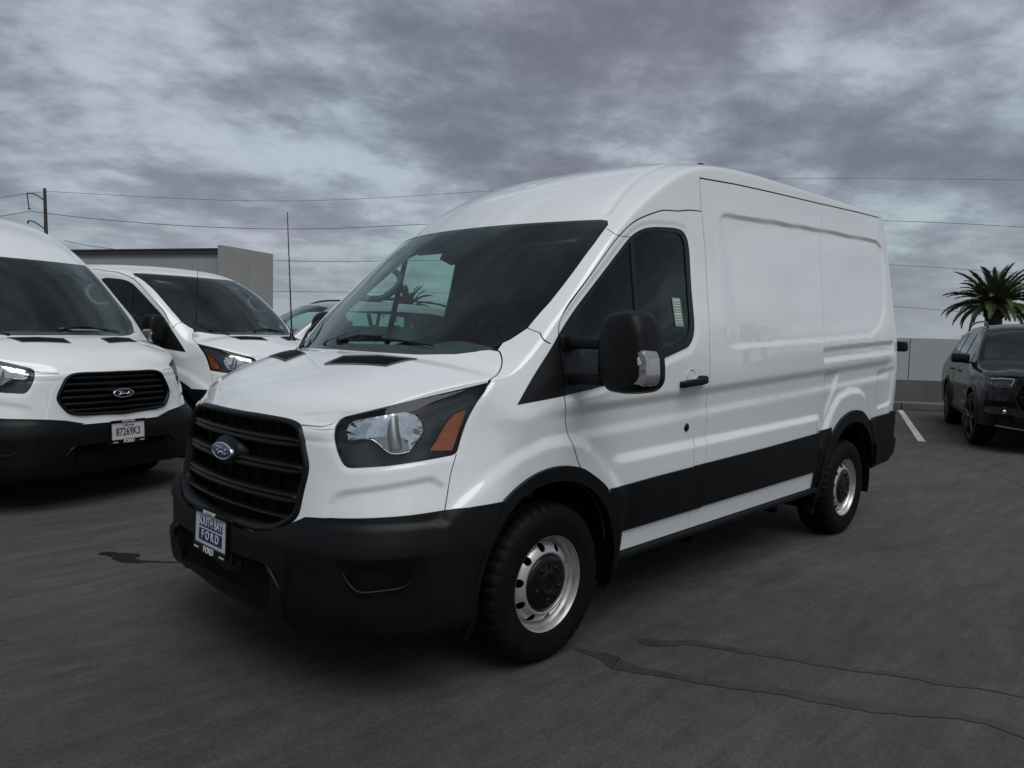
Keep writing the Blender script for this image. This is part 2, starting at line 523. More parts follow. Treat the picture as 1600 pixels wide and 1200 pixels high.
def glass(name, tint=(.8, .87, .85), gloss=(1, 1, 1), ior=1.5, rough=0.0, film=0.0, film_col=(.3, .33, .33)):
    """thin pane: what lies behind seen through a tint, mirrored surroundings by Fresnel, a light film of dust"""
    if name in MATS: return MATS[name]
    m = bpy.data.materials.new(name); m.use_nodes = True
    nt = m.node_tree; N, L = nt.nodes, nt.links; N.clear()
    out = N.new('ShaderNodeOutputMaterial'); tr = N.new('ShaderNodeBsdfTransparent'); gl = N.new('ShaderNodeBsdfGlossy')
    tr.inputs['Color'].default_value = (*tint, 1); gl.inputs['Color'].default_value = (*gloss, 1); gl.inputs['Roughness'].default_value = rough
    fr = N.new('ShaderNodeFresnel'); fr.inputs['IOR'].default_value = ior
    mx = N.new('ShaderNodeMixShader'); L.new(fr.outputs[0], mx.inputs[0]); L.new(tr.outputs[0], mx.inputs[1]); L.new(gl.outputs[0], mx.inputs[2])
    last = mx.outputs[0]
    if film:
        df = N.new('ShaderNodeBsdfDiffuse'); df.inputs['Color'].default_value = (*film_col, 1)
        m2 = N.new('ShaderNodeMixShader'); tc = N.new('ShaderNodeTexCoord'); no = N.new('ShaderNodeTexNoise')
        L.new(tc.outputs['Object'], no.inputs['Vector']); no.inputs['Scale'].default_value = 3.0; no.inputs['Detail'].default_value = 6
        mr = N.new('ShaderNodeMapRange'); L.new(no.outputs['Fac'], mr.inputs['Value'])
        mr.inputs['From Min'].default_value = .35; mr.inputs['From Max'].default_value = .75
        mr.inputs['To Min'].default_value = film * .4; mr.inputs['To Max'].default_value = film * 1.6
        L.new(mr.outputs[0], m2.inputs[0]); L.new(last, m2.inputs[1]); L.new(df.outputs[0], m2.inputs[2]); last = m2.outputs[0]
    L.new(last, out.inputs[0])
    MATS[name] = m
    return m
def vehicle_mats():
    mat('white_paint', (.82, .85, .845), .30, coat=1.0, coat_rough=.015, spec=.5, coat_ior=1.72)
    mat('black_plastic', (.0036, .0046, .0052), .46, spec=.24, noise=(6, .25, 6), bump=(420, .12, .002))
    mat('gloss_black', (.004, .0045, .005), .26, spec=.35)
    mat('gap_black', (.004, .004, .004), .8, spec=.1)
    mat('rubber', (.0045, .0045, .0045), .62, spec=.15, noise=(14, .35, 5), bump=(60, .2, .002))
    mat('window_seal', (.005, .006, .007), .35, spec=.4)
    mat('steel_rim', (.60, .60, .58), .34, metal=.75, noise=(10, .12, 6))
    mat('chrome', (.85, .86, .88), .08, metal=1.0)
    mat('reflector', (.80, .82, .84), .14, metal=1.0, bump=(6, .6, .03))
    mat('satin_grey', (.42, .43, .43), .34, metal=.4)
    mat('lamp_grey', (.10, .11, .12), .35, noise=(9, .2, 4))
    mat('lamp_black', (.065, .072, .076), .3)
    mat('amber', (.60, .15, .02), .25, coat=.6, bump=(160, .4, .002))
    mat('red_lens', (.10, .006, .006), .15, coat=.8)
    mat('fabric_dark', (.022, .023, .025), .9, noise=(40, .3, 4))
    mat('trim_grey', (.09, .095, .10), .75, noise=(8, .15, 4))
    mat('trim_light', (.20, .21, .21), .8, noise=(5, .12, 4))
    mat('headliner', (.05, .053, .055), .9)
    mat('badge_blue', (.008, .022, .11), .18, coat=1.0)
    mat('plate_white', (.62, .63, .64), .35)
    mat('plate_blue', (.012, .014, .16), .4)
    mat('plate_red', (.35, .03, .03), .5)
    mat('print_white', (.72, .72, .72), .5)
    mat('print_black', (.012, .012, .014), .5)
    mat('paper', (.62, .64, .60), .8)
    mat('sticker_green', (.22, .34, .28), .7)
    mat('dark_metal', (.06, .06, .062), .5, metal=.6)
    mat('signal_lens', (.46, .46, .45), .15, metal=.7, coat=1.0, bump=(22, .35, .004))
    mat('black_paint', (.003, .0032, .0035), .3, coat=.55, spec=.05)
    mat('silver_paint', (.36, .37, .38), .3, metal=.4, coat=1.0)
    mat('grey_alloy', (.05, .05, .052), .3, metal=.7)
    glass('windscreen', (.76, .91, .87), gloss=(.84, .97, .95), ior=1.48, film=.026)
    glass('side_glass', (.66, .84, .80), gloss=(.86, .97, .95), ior=1.46, film=.010)
    glass('lamp_lens', (.93, .95, .95), ior=1.42)
vehicle_mats()

# ------------------------------------------------------------------ van skin
def prof_table(pts, z):
    a = np.array(pts); return np.interp(z, a[:, 0], a[:, 1])
VAN_YPROF = [(.22, .95), (.30, .965), (.40, .975), (.50, .990), (.60, 1.0), (.75, 1.010), (.90, 1.012), (1.08, 1.022), (1.25, 1.028), (1.38, 1.020),
             (1.5, 1.003), (1.65, .980), (1.8, .957), (2.0, .928), (2.15, .904), (2.31, .878), (2.38, .866), (2.46, .842), (2.7, .82)]
NLEV = 12
def van_columns(roof):
    """control columns from the nose centre round the corner to the tail; top row is the shoulder line"""
    levels = [1.0, .88, .72, .58, .42, .30, .22]
    front = {  # x, y at: top, then z 1.0, .88, .72, .58, .42, .30, .22
        0: [(0.950, 0.000, 1.090), (0.985, 0.000), (1.000, 0.000), (1.010, 0.000), (1.035, 0.000), (1.035, 0.000), (1.010, 0.000), (0.970, 0.000)],
        1: [(0.942, 0.200, 1.085), (0.976, 0.200), (0.991, 0.200), (1.001, 0.210), (1.025, 0.220), (1.025, 0.220), (1.000, 0.220), (0.960, 0.210)],
        2: [(0.914, 0.395, 1.070), (0.945, 0.405), (0.958, 0.410), (0.971, 0.426), (0.997, 0.440), (0.997, 0.440), (0.974, 0.440), (0.929, 0.430)],
        3: [(0.882, 0.509, 1.065), (0.912, 0.522), (0.925, 0.527), (0.943, 0.553), (0.970, 0.574), (0.970, 0.574), (0.949, 0.569), (0.909, 0.550)],
        4: [(0.839, 0.591, 1.073), (0.867, 0.635), (0.881, 0.641), (0.902, 0.675), (0.929, 0.698), (0.929, 0.698), (0.908, 0.694), (0.868, 0.669)],
        5: [(0.761, 0.698, 1.119), (0.789, 0.741), (0.803, 0.753), (0.825, 0.793), (0.851, 0.818), (0.852, 0.818), (0.832, 0.808), (0.798, 0.783)],
        6: [(0.635, 0.790, 1.174), (0.665, 0.837), (0.680, 0.851), (0.703, 0.891), (0.725, 0.913), (0.725, 0.913), (0.708, 0.903), (0.678, 0.879)],
        7: [(0.466, 0.858, 1.221), (0.491, 0.905), (0.506, 0.920), (0.522, 0.955), (0.538, 0.969), (0.538, 0.969), (0.528, 0.964), (0.508, 0.939)],
        8: [(0.300, 0.908, 1.248), (0.319, 0.949), (0.329, 0.964), (0.334, 0.987), (0.340, 0.993), (0.340, 0.990), (0.335, 0.980), (0.330, 0.955)],
    }
    cols = []
    for k in range(9):
        r = front[k]; top = np.array(r[0]); row = [top]
        # two extra rows between top and 1.0
        z0 = top[2]; 
        nxt = np.array([r[1][0], r[1][1], min(.985, z0 - .07)])
        for t in (.17, .37, .58, .80):
            q = top + (nxt - top) * t; bul = .075 * t * (1 - t) ** 2; q[0] += bul * (1 if k < 5 else .5); q[1] += bul * (0 if k < 3 else .9)
            row.append(q)
        row.append(nxt)
        for (xy, z) in zip(r[2:], levels[1:]): row.append(np.array([xy[0], xy[1], z]))
        cols.append(row)
    if roof == 'mid':
        sh = [(.17, .925, 1.283), (.07, .938, 1.367), (-.01, .945, 1.455), (-.2, .935, 1.635), (-.4, .915, 1.825), (-.6, .893, 1.995),
              (-.8, .880, 2.135), (-1.05, .862, 2.275), (-1.3, .845, 2.375), (-1.6, .838, 2.425), (-2.0, .836, 2.448), (-2.4, .836, 2.455), (-2.9, .836, 2.462), (-3.4, .836, 2.468), (-3.8, .836, 2.472), (-4.02, .836, 2.472)]
    elif roof == 'high':
        sh = [(.17, .925, 1.275), (.07, .938, 1.365), (-.01, .945, 1.455), (-.2, .935, 1.635), (-.4, .915, 1.825), (-.6, .893, 1.995),
              (-.8, .878, 2.15), (-1.05, .868, 2.30), (-1.3, .860, 2.42), (-1.6, .855, 2.50), (-2.0, .852, 2.53), (-2.4, .850, 2.55), (-2.9, .850, 2.56), (-3.4, .85, 2.57), (-3.8, .85, 2.58), (-4.02, .848, 2.585)]
    else:
        sh = [(.17, .925, 1.275), (.07, .938, 1.365), (-.01, .945, 1.455), (-.2, .935, 1.635), (-.4, .915, 1.80), (-.6, .893, 1.92),
              (-.8, .893, 1.99), (-1.05, .895, 2.03), (-1.3, .897, 2.05), (-1.6, .898, 2.06), (-2.0, .898, 2.07), (-2.4, .897, 2.075), (-2.9, .896, 2.08), (-3.4, .895, 2.085), (-3.8, .894, 2.09), (-4.02, .892, 2.09)]
    zs_low = [.88, .72, .58, .42, .30, .22]
    for (x, y, z) in sh:
        row = [np.array([x, y, z])]
        tap = 1 - .028 * np.clip((x + .1) / .3, 0, 1) - .006 * np.clip((x + .6) / .6, 0, 1)
        ys = y / prof_table(VAN_YPROF, z)
        zb = .985
        for t in (.2, .45, .7, .88, 1.0):
            zz = z + (zb - z) * t
            w = ys + (tap - ys) * min(1, t * 1.6)
            row.append(np.array([x, prof_table(VAN_YPROF, zz) * w, zz]))
        for zz in zs_low: row.append(np.array([x, prof_table(VAN_YPROF, zz) * tap, zz]))
        cols.append(row)
    # rear corner and tail
    last = [q.copy() for q in cols[-1]]
    def lean(z): return -.085 + 0 * z
    for (dx, fy, dy) in ((-.07, 1, -.003), (-.115, 1, -.012), (-.135, 1, -.045), (-.14, 1, -.12), (-.145, .5, 0), (-.15, 0, 0)):
        cols.append([np.array([-4.02 + dx + lean(q[2]), (q[1] + dy) * fy, q[2]]) for q in last])
    for row in cols[-7:-6]:
        for q in row: q[0] += lean(q[2]) * .8
    return np.array(cols), 5 + 4 + len(sh)    # array (ncol, 12, 3)
def van_centre(roof):
    # centreline stations for shoulder stations 4.. (x, z, exponent)
    base = [(.950, 1.090, 2.2), (.885, 1.158, 2.7), (.770, 1.220, 3.1), (.615, 1.278, 3.4), (.485, 1.320, 3.3), (.400, 1.352, 2.6), (.305, 1.437, 2.0),
            (.185, 1.545, 2.0), (-.035, 1.742, 2.0), (-.250, 1.925, 2.2)]
    if roof == 'mid':
        base += [(-.445, 2.062, 2.4), (-.66, 2.21, 2.7), (-.98, 2.36, 3.1), (-1.29, 2.447, 3.4), (-1.6, 2.495, 3.6), (-2.0, 2.528, 3.6), (-2.4, 2.545, 3.6), (-2.9, 2.55, 3.6), (-3.4, 2.55, 3.6), (-3.8, 2.545, 3.6), (-4.02, 2.54, 3.6)]
    elif roof == 'high':
        base += [(-.445, 2.062, 2.4), (-.60, 2.24, 2.6), (-.85, 2.45, 2.8), (-1.18, 2.62, 3.0), (-1.55, 2.70, 3.5), (-2.0, 2.74, 4), (-2.4, 2.75, 4), (-2.9, 2.75, 4), (-3.4, 2.75, 4), (-3.8, 2.74, 4), (-4.02, 2.73, 4)]
    else:
        base += [(-.445, 2.035, 2.4), (-.72, 2.10, 3.0), (-1.03, 2.125, 3.5), (-1.29, 2.135, 4), (-1.6, 2.14, 4), (-2.0, 2.145, 4), (-2.4, 2.15, 4), (-2.9, 2.15, 4), (-3.4, 2.15, 4), (-3.8, 2.145, 4), (-4.02, 2.14, 4)]
    return base
def arc_params(P, step):
    """P (n, m, 3): parameter positions so that spacing along axis 0 is about step"""
    d = np.linalg.norm(np.diff(P, axis=0), axis=2).mean(1)
    t = np.concatenate([[0], np.cumsum(d)])
    return t, np.linspace(0, t[-1], max(2, int(round(t[-1] / step)) + 1))
def body_grid(C, cen, i0, step, detail=None, smooth_it=6):
    """C: control columns (nc, nl, 3) with row 0 the shoulder; columns 0..i0 form the front edge, the following len(cen)-1 the shoulder.
    cen: centreline (x, z, p). Returns V, F of the y>=0 half."""
    nc, nl = C.shape[:2]; j1 = i0 + len(cen) - 1
    tcol, _ = arc_params(C[:, 3:8], step)
    # resample: keep the two break columns on the grid
    segs = [(0, tcol[i0]), (tcol[i0], tcol[j1]), (tcol[j1], tcol[-1])]
    us = []
    for a, b in segs:
        n = max(2, int(round((b - a) / step))); us.append(np.linspace(a, b, n + 1))
    u = np.concatenate([us[0], us[1][1:], us[2][1:]])
    k0 = len(us[0]) - 1; k1 = k0 + len(us[1]) - 1
    G = cubic(tcol, C, u)                                    # (nu, nl, 3)
    trow = np.concatenate([[0], np.cumsum(np.linalg.norm(np.diff(C, axis=1), axis=2).mean(0))])
    nr = int(round(trow[-1] / (step * .62))) + 1
    tr = np.linspace(0, trow[-1], nr)
    B = pchip(trow, G.transpose(1, 0, 2), tr)                # (nr, nu, 3)
    # upper surface
    cen = np.array(cen); uc = u[k0:k1 + 1]
    cc = cubic(tcol[i0:j1 + 1], cen, uc)
    edge = B[0]                                              # (nu,3)
    E = edge[:k0 + 1]; Q = edge[k0:k1 + 1]
    s_ = np.clip(E[:, 1] / E[-1, 1], 0, 1)
    nj = len(Q); U = np.zeros((nj, k0 + 1, 3))
    e0 = E
    c0 = cc[0]
    # residual of the front edge against the formula, faded out over the first stations
    def form(q, c, s):
        x = c[0] + (q[0] - c[0]) * s ** 2; z = c[1] + (q[2] - c[1]) * s ** c[2]
        return np.stack([x, q[1] * s, z], 1)
    r0 = e0 - form(Q[0], c0, s_)
    for j in range(nj):
        f = max(0., 1 - j * step / .25)
        U[j] = form(Q[j], cc[j], s_) + r0 * f * f
    # merge
    nu = len(u); V = []; idB = np.zeros((nr, nu), int); idU = np.zeros((nj, k0 + 1), int)
    for r in range(nr):
        for c in range(nu): idB[r, c] = len(V); V.append(B[r, c])
    for j in range(nj):
        for k in range(k0 + 1):
            if j == 0: idU[j, k] = idB[0, k]
            elif k == k0: idU[j, k] = idB[0, k0 + j]
            else: idU[j, k] = len(V); V.append(U[j, k])
    V = np.array(V); F = []
    for r in range(nr - 1):
        for c in range(nu - 1): F.append((idB[r, c], idB[r + 1, c], idB[r + 1, c + 1], idB[r, c + 1]))
    for j in range(nj - 1):
        for k in range(k0): F.append((idU[j, k], idU[j, k + 1], idU[j + 1, k + 1], idU[j + 1, k]))
    F = np.array(F)
    # roof end down to the tail: close with a fan of quads between last U row and B columns k1..end
    tailB = [idB[0, c] for c in range(k1, nu)]
    tailU = [idU[nj - 1, k] for k in range(k0, -1, -1)]
    extra = []; a = b = 0; na, nb_ = len(tailB) - 1, len(tailU) - 1
    while a < na or b < nb_:
        if b >= nb_ or (a < na and (a + 1) * nb_ <= (b + 1) * na):
            extra.append((tailB[a], tailB[a + 1], tailU[b], tailU[b])); a += 1
        else:
            extra.append((tailB[a], tailU[b + 1], tailU[b], tailU[b])); b += 1
    # relax so that the shoulder becomes a fillet
    n = len(V); deg = np.zeros(n)
    Ed = np.unique(np.sort(np.concatenate([F[:, [0, 1]], F[:, [1, 2]], F[:, [2, 3]], F[:, [3, 0]]]), axis=1), axis=0)
    bd_mask = np.zeros(n, bool)
    key = np.sort(np.concatenate([F[:, [0, 1]], F[:, [1, 2]], F[:, [2, 3]], F[:, [3, 0]]]), axis=1)
    uq, cnt = np.unique(key, axis=0, return_counts=True)
    bd_mask[np.unique(uq[cnt == 1])] = True
    cy = np.abs(V[:, 1]) < 1e-6
    for it in range(smooth_it):
        A = np.zeros_like(V); deg[:] = 0
        np.add.at(A, Ed[:, 0], V[Ed[:, 1]]); np.add.at(A, Ed[:, 1], V[Ed[:, 0]])
        np.add.at(deg, Ed[:, 0], 1); np.add.at(deg, Ed[:, 1], 1)
        # mirror neighbours across the centre line
        L = A / deg[:, None] - V
        L[bd_mask & ~cy] = 0; L[cy, 1] = 0
        V = V + .6 * L
        V[cy, 1] = 0
    if detail is not None: V = detail(V, F)
    for (a, b, c, d) in extra:
        if len({a, b, c}) == 3: F = np.concatenate([F, [(a, b, c, d)]])
    return V, F
def vnormals(V, F):
    n = np.cross(V[F[:, 2]] - V[F[:, 0]], V[F[:, 3]] - V[F[:, 1]]); N = np.zeros_like(V)
    for k in range(4): np.add.at(N, F[:, k], n)
    return N / (np.linalg.norm(N, axis=1)[:, None] + 1e-12)

# outlines found on the van skin (x, y, z)
T_GRILLE = [(0.949, 0.182, 1.079), (0.915, 0.384, 1.072), (0.908, 0.436, 1.064), (0.911, 0.485, 1.044), (0.914, 0.514, 0.985), (0.914, 0.540, 0.920), (0.920, 0.545, 0.874), (0.936, 0.535, 0.789), (0.953, 0.523, 0.709), (0.972, 0.479, 0.671), (0.990, 0.422, 0.640), (1.009, 0.318, 0.622)]
T_HEAD = [(0.826, 0.610, 1.083), (0.810, 0.623, 1.098), (0.731, 0.722, 1.133), (0.590, 0.819, 1.176), (0.414, 0.883, 1.214), (0.304, 0.910, 1.237), (0.333, 0.915, 1.203), (0.384, 0.912, 1.149), (0.427, 0.908, 1.083), (0.455, 0.908, 1.019), (0.482, 0.913, 0.955), (0.622, 0.866, 0.937), (0.734, 0.803, 0.921), (0.826, 0.716, 0.911), (0.840, 0.696, 0.911), (0.849, 0.680, 0.922), (0.857, 0.659, 0.954), (0.859, 0.639, 0.995), (0.858, 0.627, 1.028), (0.843, 0.614, 1.065)]
T_HEADREFL = [(0.828, 0.664, 1.047), (0.810, 0.659, 1.080), (0.790, 0.682, 1.092), (0.710, 0.766, 1.114), (0.654, 0.805, 1.125), (0.623, 0.829, 1.115), (0.604, 0.846, 1.085), (0.603, 0.853, 1.051), (0.626, 0.848, 1.017), (0.658, 0.841, 0.976), (0.713, 0.809, 0.968), (0.740, 0.782, 0.989), (0.776, 0.738, 1.023), (0.827, 0.678, 1.016)]
T_HEADAMBER = [(0.586, 0.875, 0.975), (0.556, 0.878, 1.015), (0.496, 0.886, 1.099), (0.472, 0.891, 1.114), (0.426, 0.903, 1.128), (0.457, 0.903, 1.058), (0.497, 0.905, 0.973)]
T_HOODSEAM = [(0.909, 0.482, 1.049), (0.876, 0.559, 1.054), (0.854, 0.588, 1.063), (0.830, 0.599, 1.083)]
T_HOODREAR = [(0.414, 0.009, 1.345), (0.381, 0.297, 1.347), (0.326, 0.496, 1.346), (0.256, 0.656, 1.346), (0.211, 0.725, 1.353), (0.167, 0.771, 1.370), (0.175, 0.828, 1.334), (0.193, 0.862, 1.303), (0.259, 0.897, 1.258), (0.319, 0.912, 1.224)]
T_BUMPER = [(0.953, 0.523, 0.709), (0.938, 0.573, 0.715), (0.918, 0.632, 0.720), (0.839, 0.770, 0.729), (0.691, 0.889, 0.740), (0.545, 0.942, 0.750), (0.421, 0.971, 0.757), (0.315, 0.982, 0.759)]
T_FENDERSEAM = [(0.319, 0.912, 1.224), (0.371, 0.916, 1.154), (0.425, 0.909, 1.079), (0.484, 0.911, 0.959), (0.516, 0.916, 0.885), (0.560, 0.937, 0.751)]
T_FOG = [(0.912, 0.727, 0.569), (0.663, 0.935, 0.588), (0.636, 0.944, 0.537), (0.661, 0.936, 0.460), (0.707, 0.919, 0.434), (0.848, 0.818, 0.430), (0.872, 0.790, 0.455), (0.895, 0.758, 0.525)]
T_VENT = [(0.611, 0.179, 1.276), (0.537, 0.531, 1.273), (0.395, 0.543, 1.310), (0.513, 0.170, 1.310)]

# ------------------------------------------------------------------ van outlines (vehicle frame: x forward, y to its left, z up; metres)
GRILLE_NEW = [(-.02, 1.079)] + [(p[1], p[2]) for p in T_GRILLE] + [(-.02, .606)]
GRILLE_OLD = [(-.02, 1.060), (.28, 1.060), (.37, 1.053), (.425, 1.030), (.46, .98), (.505, .885), (.50, .835), (.45, .762), (.41, .740), (.33, .728), (-.02, .716)]
VENT = [(.620, .174), (.528, .505), (.390, .535), (.520, .168)]
def xyp(P): return [((-p[0] + p[1]) * .7071, p[2]) for p in P]
LAMP, LAMP_BOWL, LAMP_AMBER = T_HEAD, T_HEADREFL, T_HEADAMBER
BUMP_TOP = T_BUMPER[1:]
WS = [(-.06, 1.996), (.174, 1.997), (.34, 1.998), (.514, 2.0), (.667, 2.003), (.779, 2.005), (.815, 1.998), (.836, 1.974), (.852, 1.872), (.861, 1.740), (.868, 1.579),
      (.857, 1.460), (.819, 1.408), (.769, 1.370), (.722, 1.353), (.652, 1.340), (.492, 1.332), (.296, 1.335), (-.06, 1.338)]
HOOD_REAR = [(.418, -.03), (.414, .010), (.379, .296), (.323, .492), (.253, .652), (.208, .722), (.172, .775), (.160, .810), (.172, .835), (.192, .861), (.254, .892), (.308, .906)]
_D1 = spline(np.array([(-1.300, 2.130), (-1.15, 2.117), (-1.053, 2.100), (-.93, 2.088), (-.834, 2.062), (-.74, 2.03), (-.643, 1.985), (-.56, 1.93), (-.482, 1.872), (-.298, 1.710), (-.156, 1.587), (-.090, 1.520), (-.058, 1.46), (-.041, 1.333), (-.045, 1.169), (-.090, .998), (-.156, .860), (-.203, .80)]), 56)
DOOR = [tuple(p) for p in _D1] + [(-.3, .72), (-.4, .6), (-.470, .40), (-1.127, .412), (-1.133, .510), (-1.213, .512), (-1.180, .70), (-1.150, .724), (-1.112, .755), (-1.102, .835),
        (-1.130, .915), (-1.246, .991), (-1.240, 1.072), (-1.223, 1.418), (-1.251, 1.636), (-1.286, 1.881)]
WIN_BLACK = [(.202, 1.142), (.076, 1.287), (-.061, 1.448), (-.175, 1.553), (-.398, 1.737), (-.594, 1.894), (-.652, 1.935), (-.734, 1.972), (-.816, 1.990), (-.95, 2.003), (-1.036, 2.008),
             (-1.095, 2.000), (-1.128, 1.965), (-1.135, 1.90), (-1.118, 1.753), (-1.095, 1.50), (-1.07, 1.43), (-1.02, 1.385), (-.858, 1.345), (-.64, 1.29), (-.264, 1.200)]
WIN_GLASS = [(-.150, 1.50), (-.393, 1.708), (-.618, 1.890), (-.664, 1.920), (-.730, 1.950), (-.812, 1.966), (-.93, 1.979), (-1.03, 1.982), (-1.075, 1.972), (-1.092, 1.93), (-1.075, 1.72), (-1.052, 1.52),
             (-1.03, 1.455), (-.98, 1.42), (-.80, 1.375), (-.60, 1.33), (-.16, 1.29)]
GUTTER = [(-1.322, 2.319), (-1.729, 2.346), (-2.139, 2.365), (-2.923, 2.396), (-3.657, 2.428), (-4.11, 2.442)]
SEAM_P = [(-2.957, 2.392), (-2.877, 2.155), (-2.845, 1.930), (-2.787, 1.576), (-2.740, 1.314), (-2.727, 1.140), (-2.715, .920), (-2.720, .81), (-2.745, .54), (-2.75, .43)]
PANEL = [(-1.36, 2.03), (-1.487, 2.103), (-1.509, 2.131), (-1.571, 2.146), (-2.868, 2.202), (-3.96, 2.235), (-4.055, 2.20), (-4.075, 2.072), (-3.985, 1.686), (-3.857, 1.575), (-3.641, 1.485), (-3.340, 1.469), (-2.696, 1.439),
         (-1.419, 1.385), (-1.371, 1.399), (-1.324, 1.43)]
ARCH_F = [(.47, .20), (.455, .46), (.405, .60), (.345, .70), (.308, .757), (.270, .782), (.183, .825), (.088, .859), (-.035, .870), (-.151, .851), (-.203, .829), (-.298, .774), (-.367, .715),
          (-.442, .591), (-.480, .489), (-.482, .397), (-.48, .20)]
ARCH_R = [(-2.79, .20), (-2.79, .45), (-2.80, .62), (-2.85, .725), (-2.93, .80), (-3.006, .852), (-3.07, .885), (-3.141, .908), (-3.22, .925), (-3.316, .930), (-3.40, .922), (-3.475, .900), (-3.56, .855), (-3.62, .80), (-3.69, .710), (-3.739, .604), (-3.77, .45), (-3.78, .2)]
def circle(cx, cz, r, n=40, a0=0, a1=360): return [(cx + r * math.cos(rad(a0 + (a1 - a0) * k / n)), cz + r * math.sin(rad(a0 + (a1 - a0) * k / n))) for k in range(n + (a1 - a0 < 360))]
HOLE_F = [(.445, .18)] + circle(0, .36, .447, 30, -8, 188) + [(-.445, .18)]
HOLE_R = [(-3.3 + .475, .18)] + circle(-3.3, .37, .475, 30, -8, 188) + [(-3.3 - .475, .18)]
EYEBROW_F = [(.62, .70), (.492, .792), (.41, .845), (.33, .890), (.199, .951), (.063, .992), (-.069, .999), (-.17, .978), (-.24, .945), (-.345, .860), (-.42, .79), (-.50, .70), (-.50, .3), (.62, .3)]
EYEBROW_R = [(-2.70, .70), (-2.83, .86), (-2.92, .98), (-3.02, 1.055), (-3.2, 1.09), (-3.4, 1.085), (-3.55, 1.03), (-3.66, .93), (-3.74, .80), (-3.8, .5), (-3.7, .3), (-2.8, .3)]
MOULD = [[(-.387, .723), (-.744, .739), (-1.098, .750), (-1.150, .724), (-1.180, .70), (-1.213, .512), (-1.137, .512), (-.474, .501)],
         [(-1.112, .7525), (-1.180, .7545), (-1.225, .515), (-1.213, .512), (-1.180, .70), (-1.150, .724)],
         [(-1.184, .755), (-1.9, .775), (-2.715, .808), (-2.74, .54), (-1.879, .526), (-1.229, .517)]]
RAIL = [(-2.735, 1.371), (-3.2, 1.395), (-4.02, 1.431), (-4.09, 1.432), (-4.09, 1.354), (-4.02, 1.352), (-3.2, 1.318), (-2.735, 1.296)]

def van_detail(cargo=True):
    def fn(V, F):
        N = vnormals(V, F)
        d = np.zeros(len(V)); P = V[:, [0, 2]]
        side = (N[:, 1] > .35) & (V[:, 1] > .5)
        x, z = V[:, 0], V[:, 2]
        sx = sstep(-x, -.15, .25)                       # fades out towards the nose
        if cargo:
            sd = sdf_poly(P, rounded(PANEL, .03, 3))
            rec = 1 - sstep(sd, -.0055, .0055)
            rec *= sstep(-x, 1.40, 1.60)
            d -= .014 * rec * side
            sd = sdf_poly(P, RAIL); d -= .010 * (1 - sstep(sd, -.008, .008)) * side
        # door and side character lines, climbing slightly to the rear
        zb = 1.155 + (-x - 1.3) * .045
        prof = -.019 * sstep(zb - z, -.03, .03) + .010 * sstep(zb - .11 - z, -.03, .04)
        endf = 1 - sstep(-x, 3.95, 4.1)
        d += prof * sx * side * endf
        zm = .80 + (-x - .4) * .026
        low = .019 * sstep(zm + .050 - z, -.032, .022)
        d += low * side * sstep(-x, .38, .50) * (1 - sstep(-x, 2.66, 2.78)) * (z > .3)
        d += .004 * (1 - sstep(np.abs(z - 2.04), .0, .05)) * 0
        # wheel arch brows
        for E, h, w in ((EYEBROW_F, .016, .05), (EYEBROW_R, .020, .045)):
            sd = sdf_poly(P, E); d += h * (1 - sstep(sd, -w, w * .25)) * side
        # quarter panel pocket behind the rear arch and the diagonal in front of it
        sd = sdf_poly(P, rounded([(-3.78, 1.20), (-4.12, 1.24), (-4.10, .93), (-3.82, .90)], .05, 3)); d -= .012 * (1 - sstep(sd, -.03, .01)) * side * cargo
        sd = sdf_poly(P, rounded([(-2.78, 1.22), (-3.05, 1.22), (-2.80, .86)], .05, 3)); d -= .010 * (1 - sstep(sd, -.04, .01)) * side * cargo
        # frame pressed round the door glass
        sd = sdf_poly(P, WIN_BLACK); d -= .007 * (1 - sstep(sd, .012, .035)) * side * (sstep(-x, .0, .15))
        # header panel step under the lamps
        A = (-x + V[:, 1]) * .7071
        Q = np.stack([A, z], 1)
        poly = xyp([(.910, .640, .69), (.893, .660, .775), (.882, .680, .806), (.863, .708, .822), (.738, .832, .850), (.590, .897, .873), (.55, .92, .84), (.55, .94, .70)])
        sd = sdf_poly(Q, poly); d -= .010 * (1 - sstep(sd, -.014, .010)) * ((x > .45) & (V[:, 1] > .5))
        # lamp surround pinched in
        sd = sdf_poly(Q, xyp(LAMP)); d -= .006 * (1 - sstep(sd, -.004, .022)) * ((x > .2) & (z > .8) & (V[:, 1] > .5))
        # bonnet: raised middle with soft shoulders
        up = (N[:, 2] > .6) & (x > .15) & (x < .98) & (z > 1.0)
        yl = .52 + .16 * sstep(x, .4, .9) 
        d += .003 * (1 - sstep(V[:, 1], yl - .07, yl + .05)) * up * sstep(x, .2, .45) * (1 - sstep(x, .86, .93))
        # beads pressed into the roof front
        R = V[:, [0, 1]]; roof = (z > 2.0) & (N[:, 2] > .25) & (x < -.5)
        sd = sdf_line(R, [(-.60, .775), (-.885, .716), (-1.130, .680), (-1.5, .66), (-3.9, .66)]); d -= .011 * (1 - sstep(sd, .003, .018)) * roof
        sd = sdf_line(R, [(-.80, .25), (-1.1, .25), (-3.9, .25)]); d -= .004 * (1 - sstep(sd, .006, .03)) * roof * (x < -1.9)
        sd = sdf_line(R, [(-.79, .087), (-.968, .060)]); d -= .004 * (1 - sstep(sd, .004, .02)) * roof
        return V + N * d[:, None]
    return fn

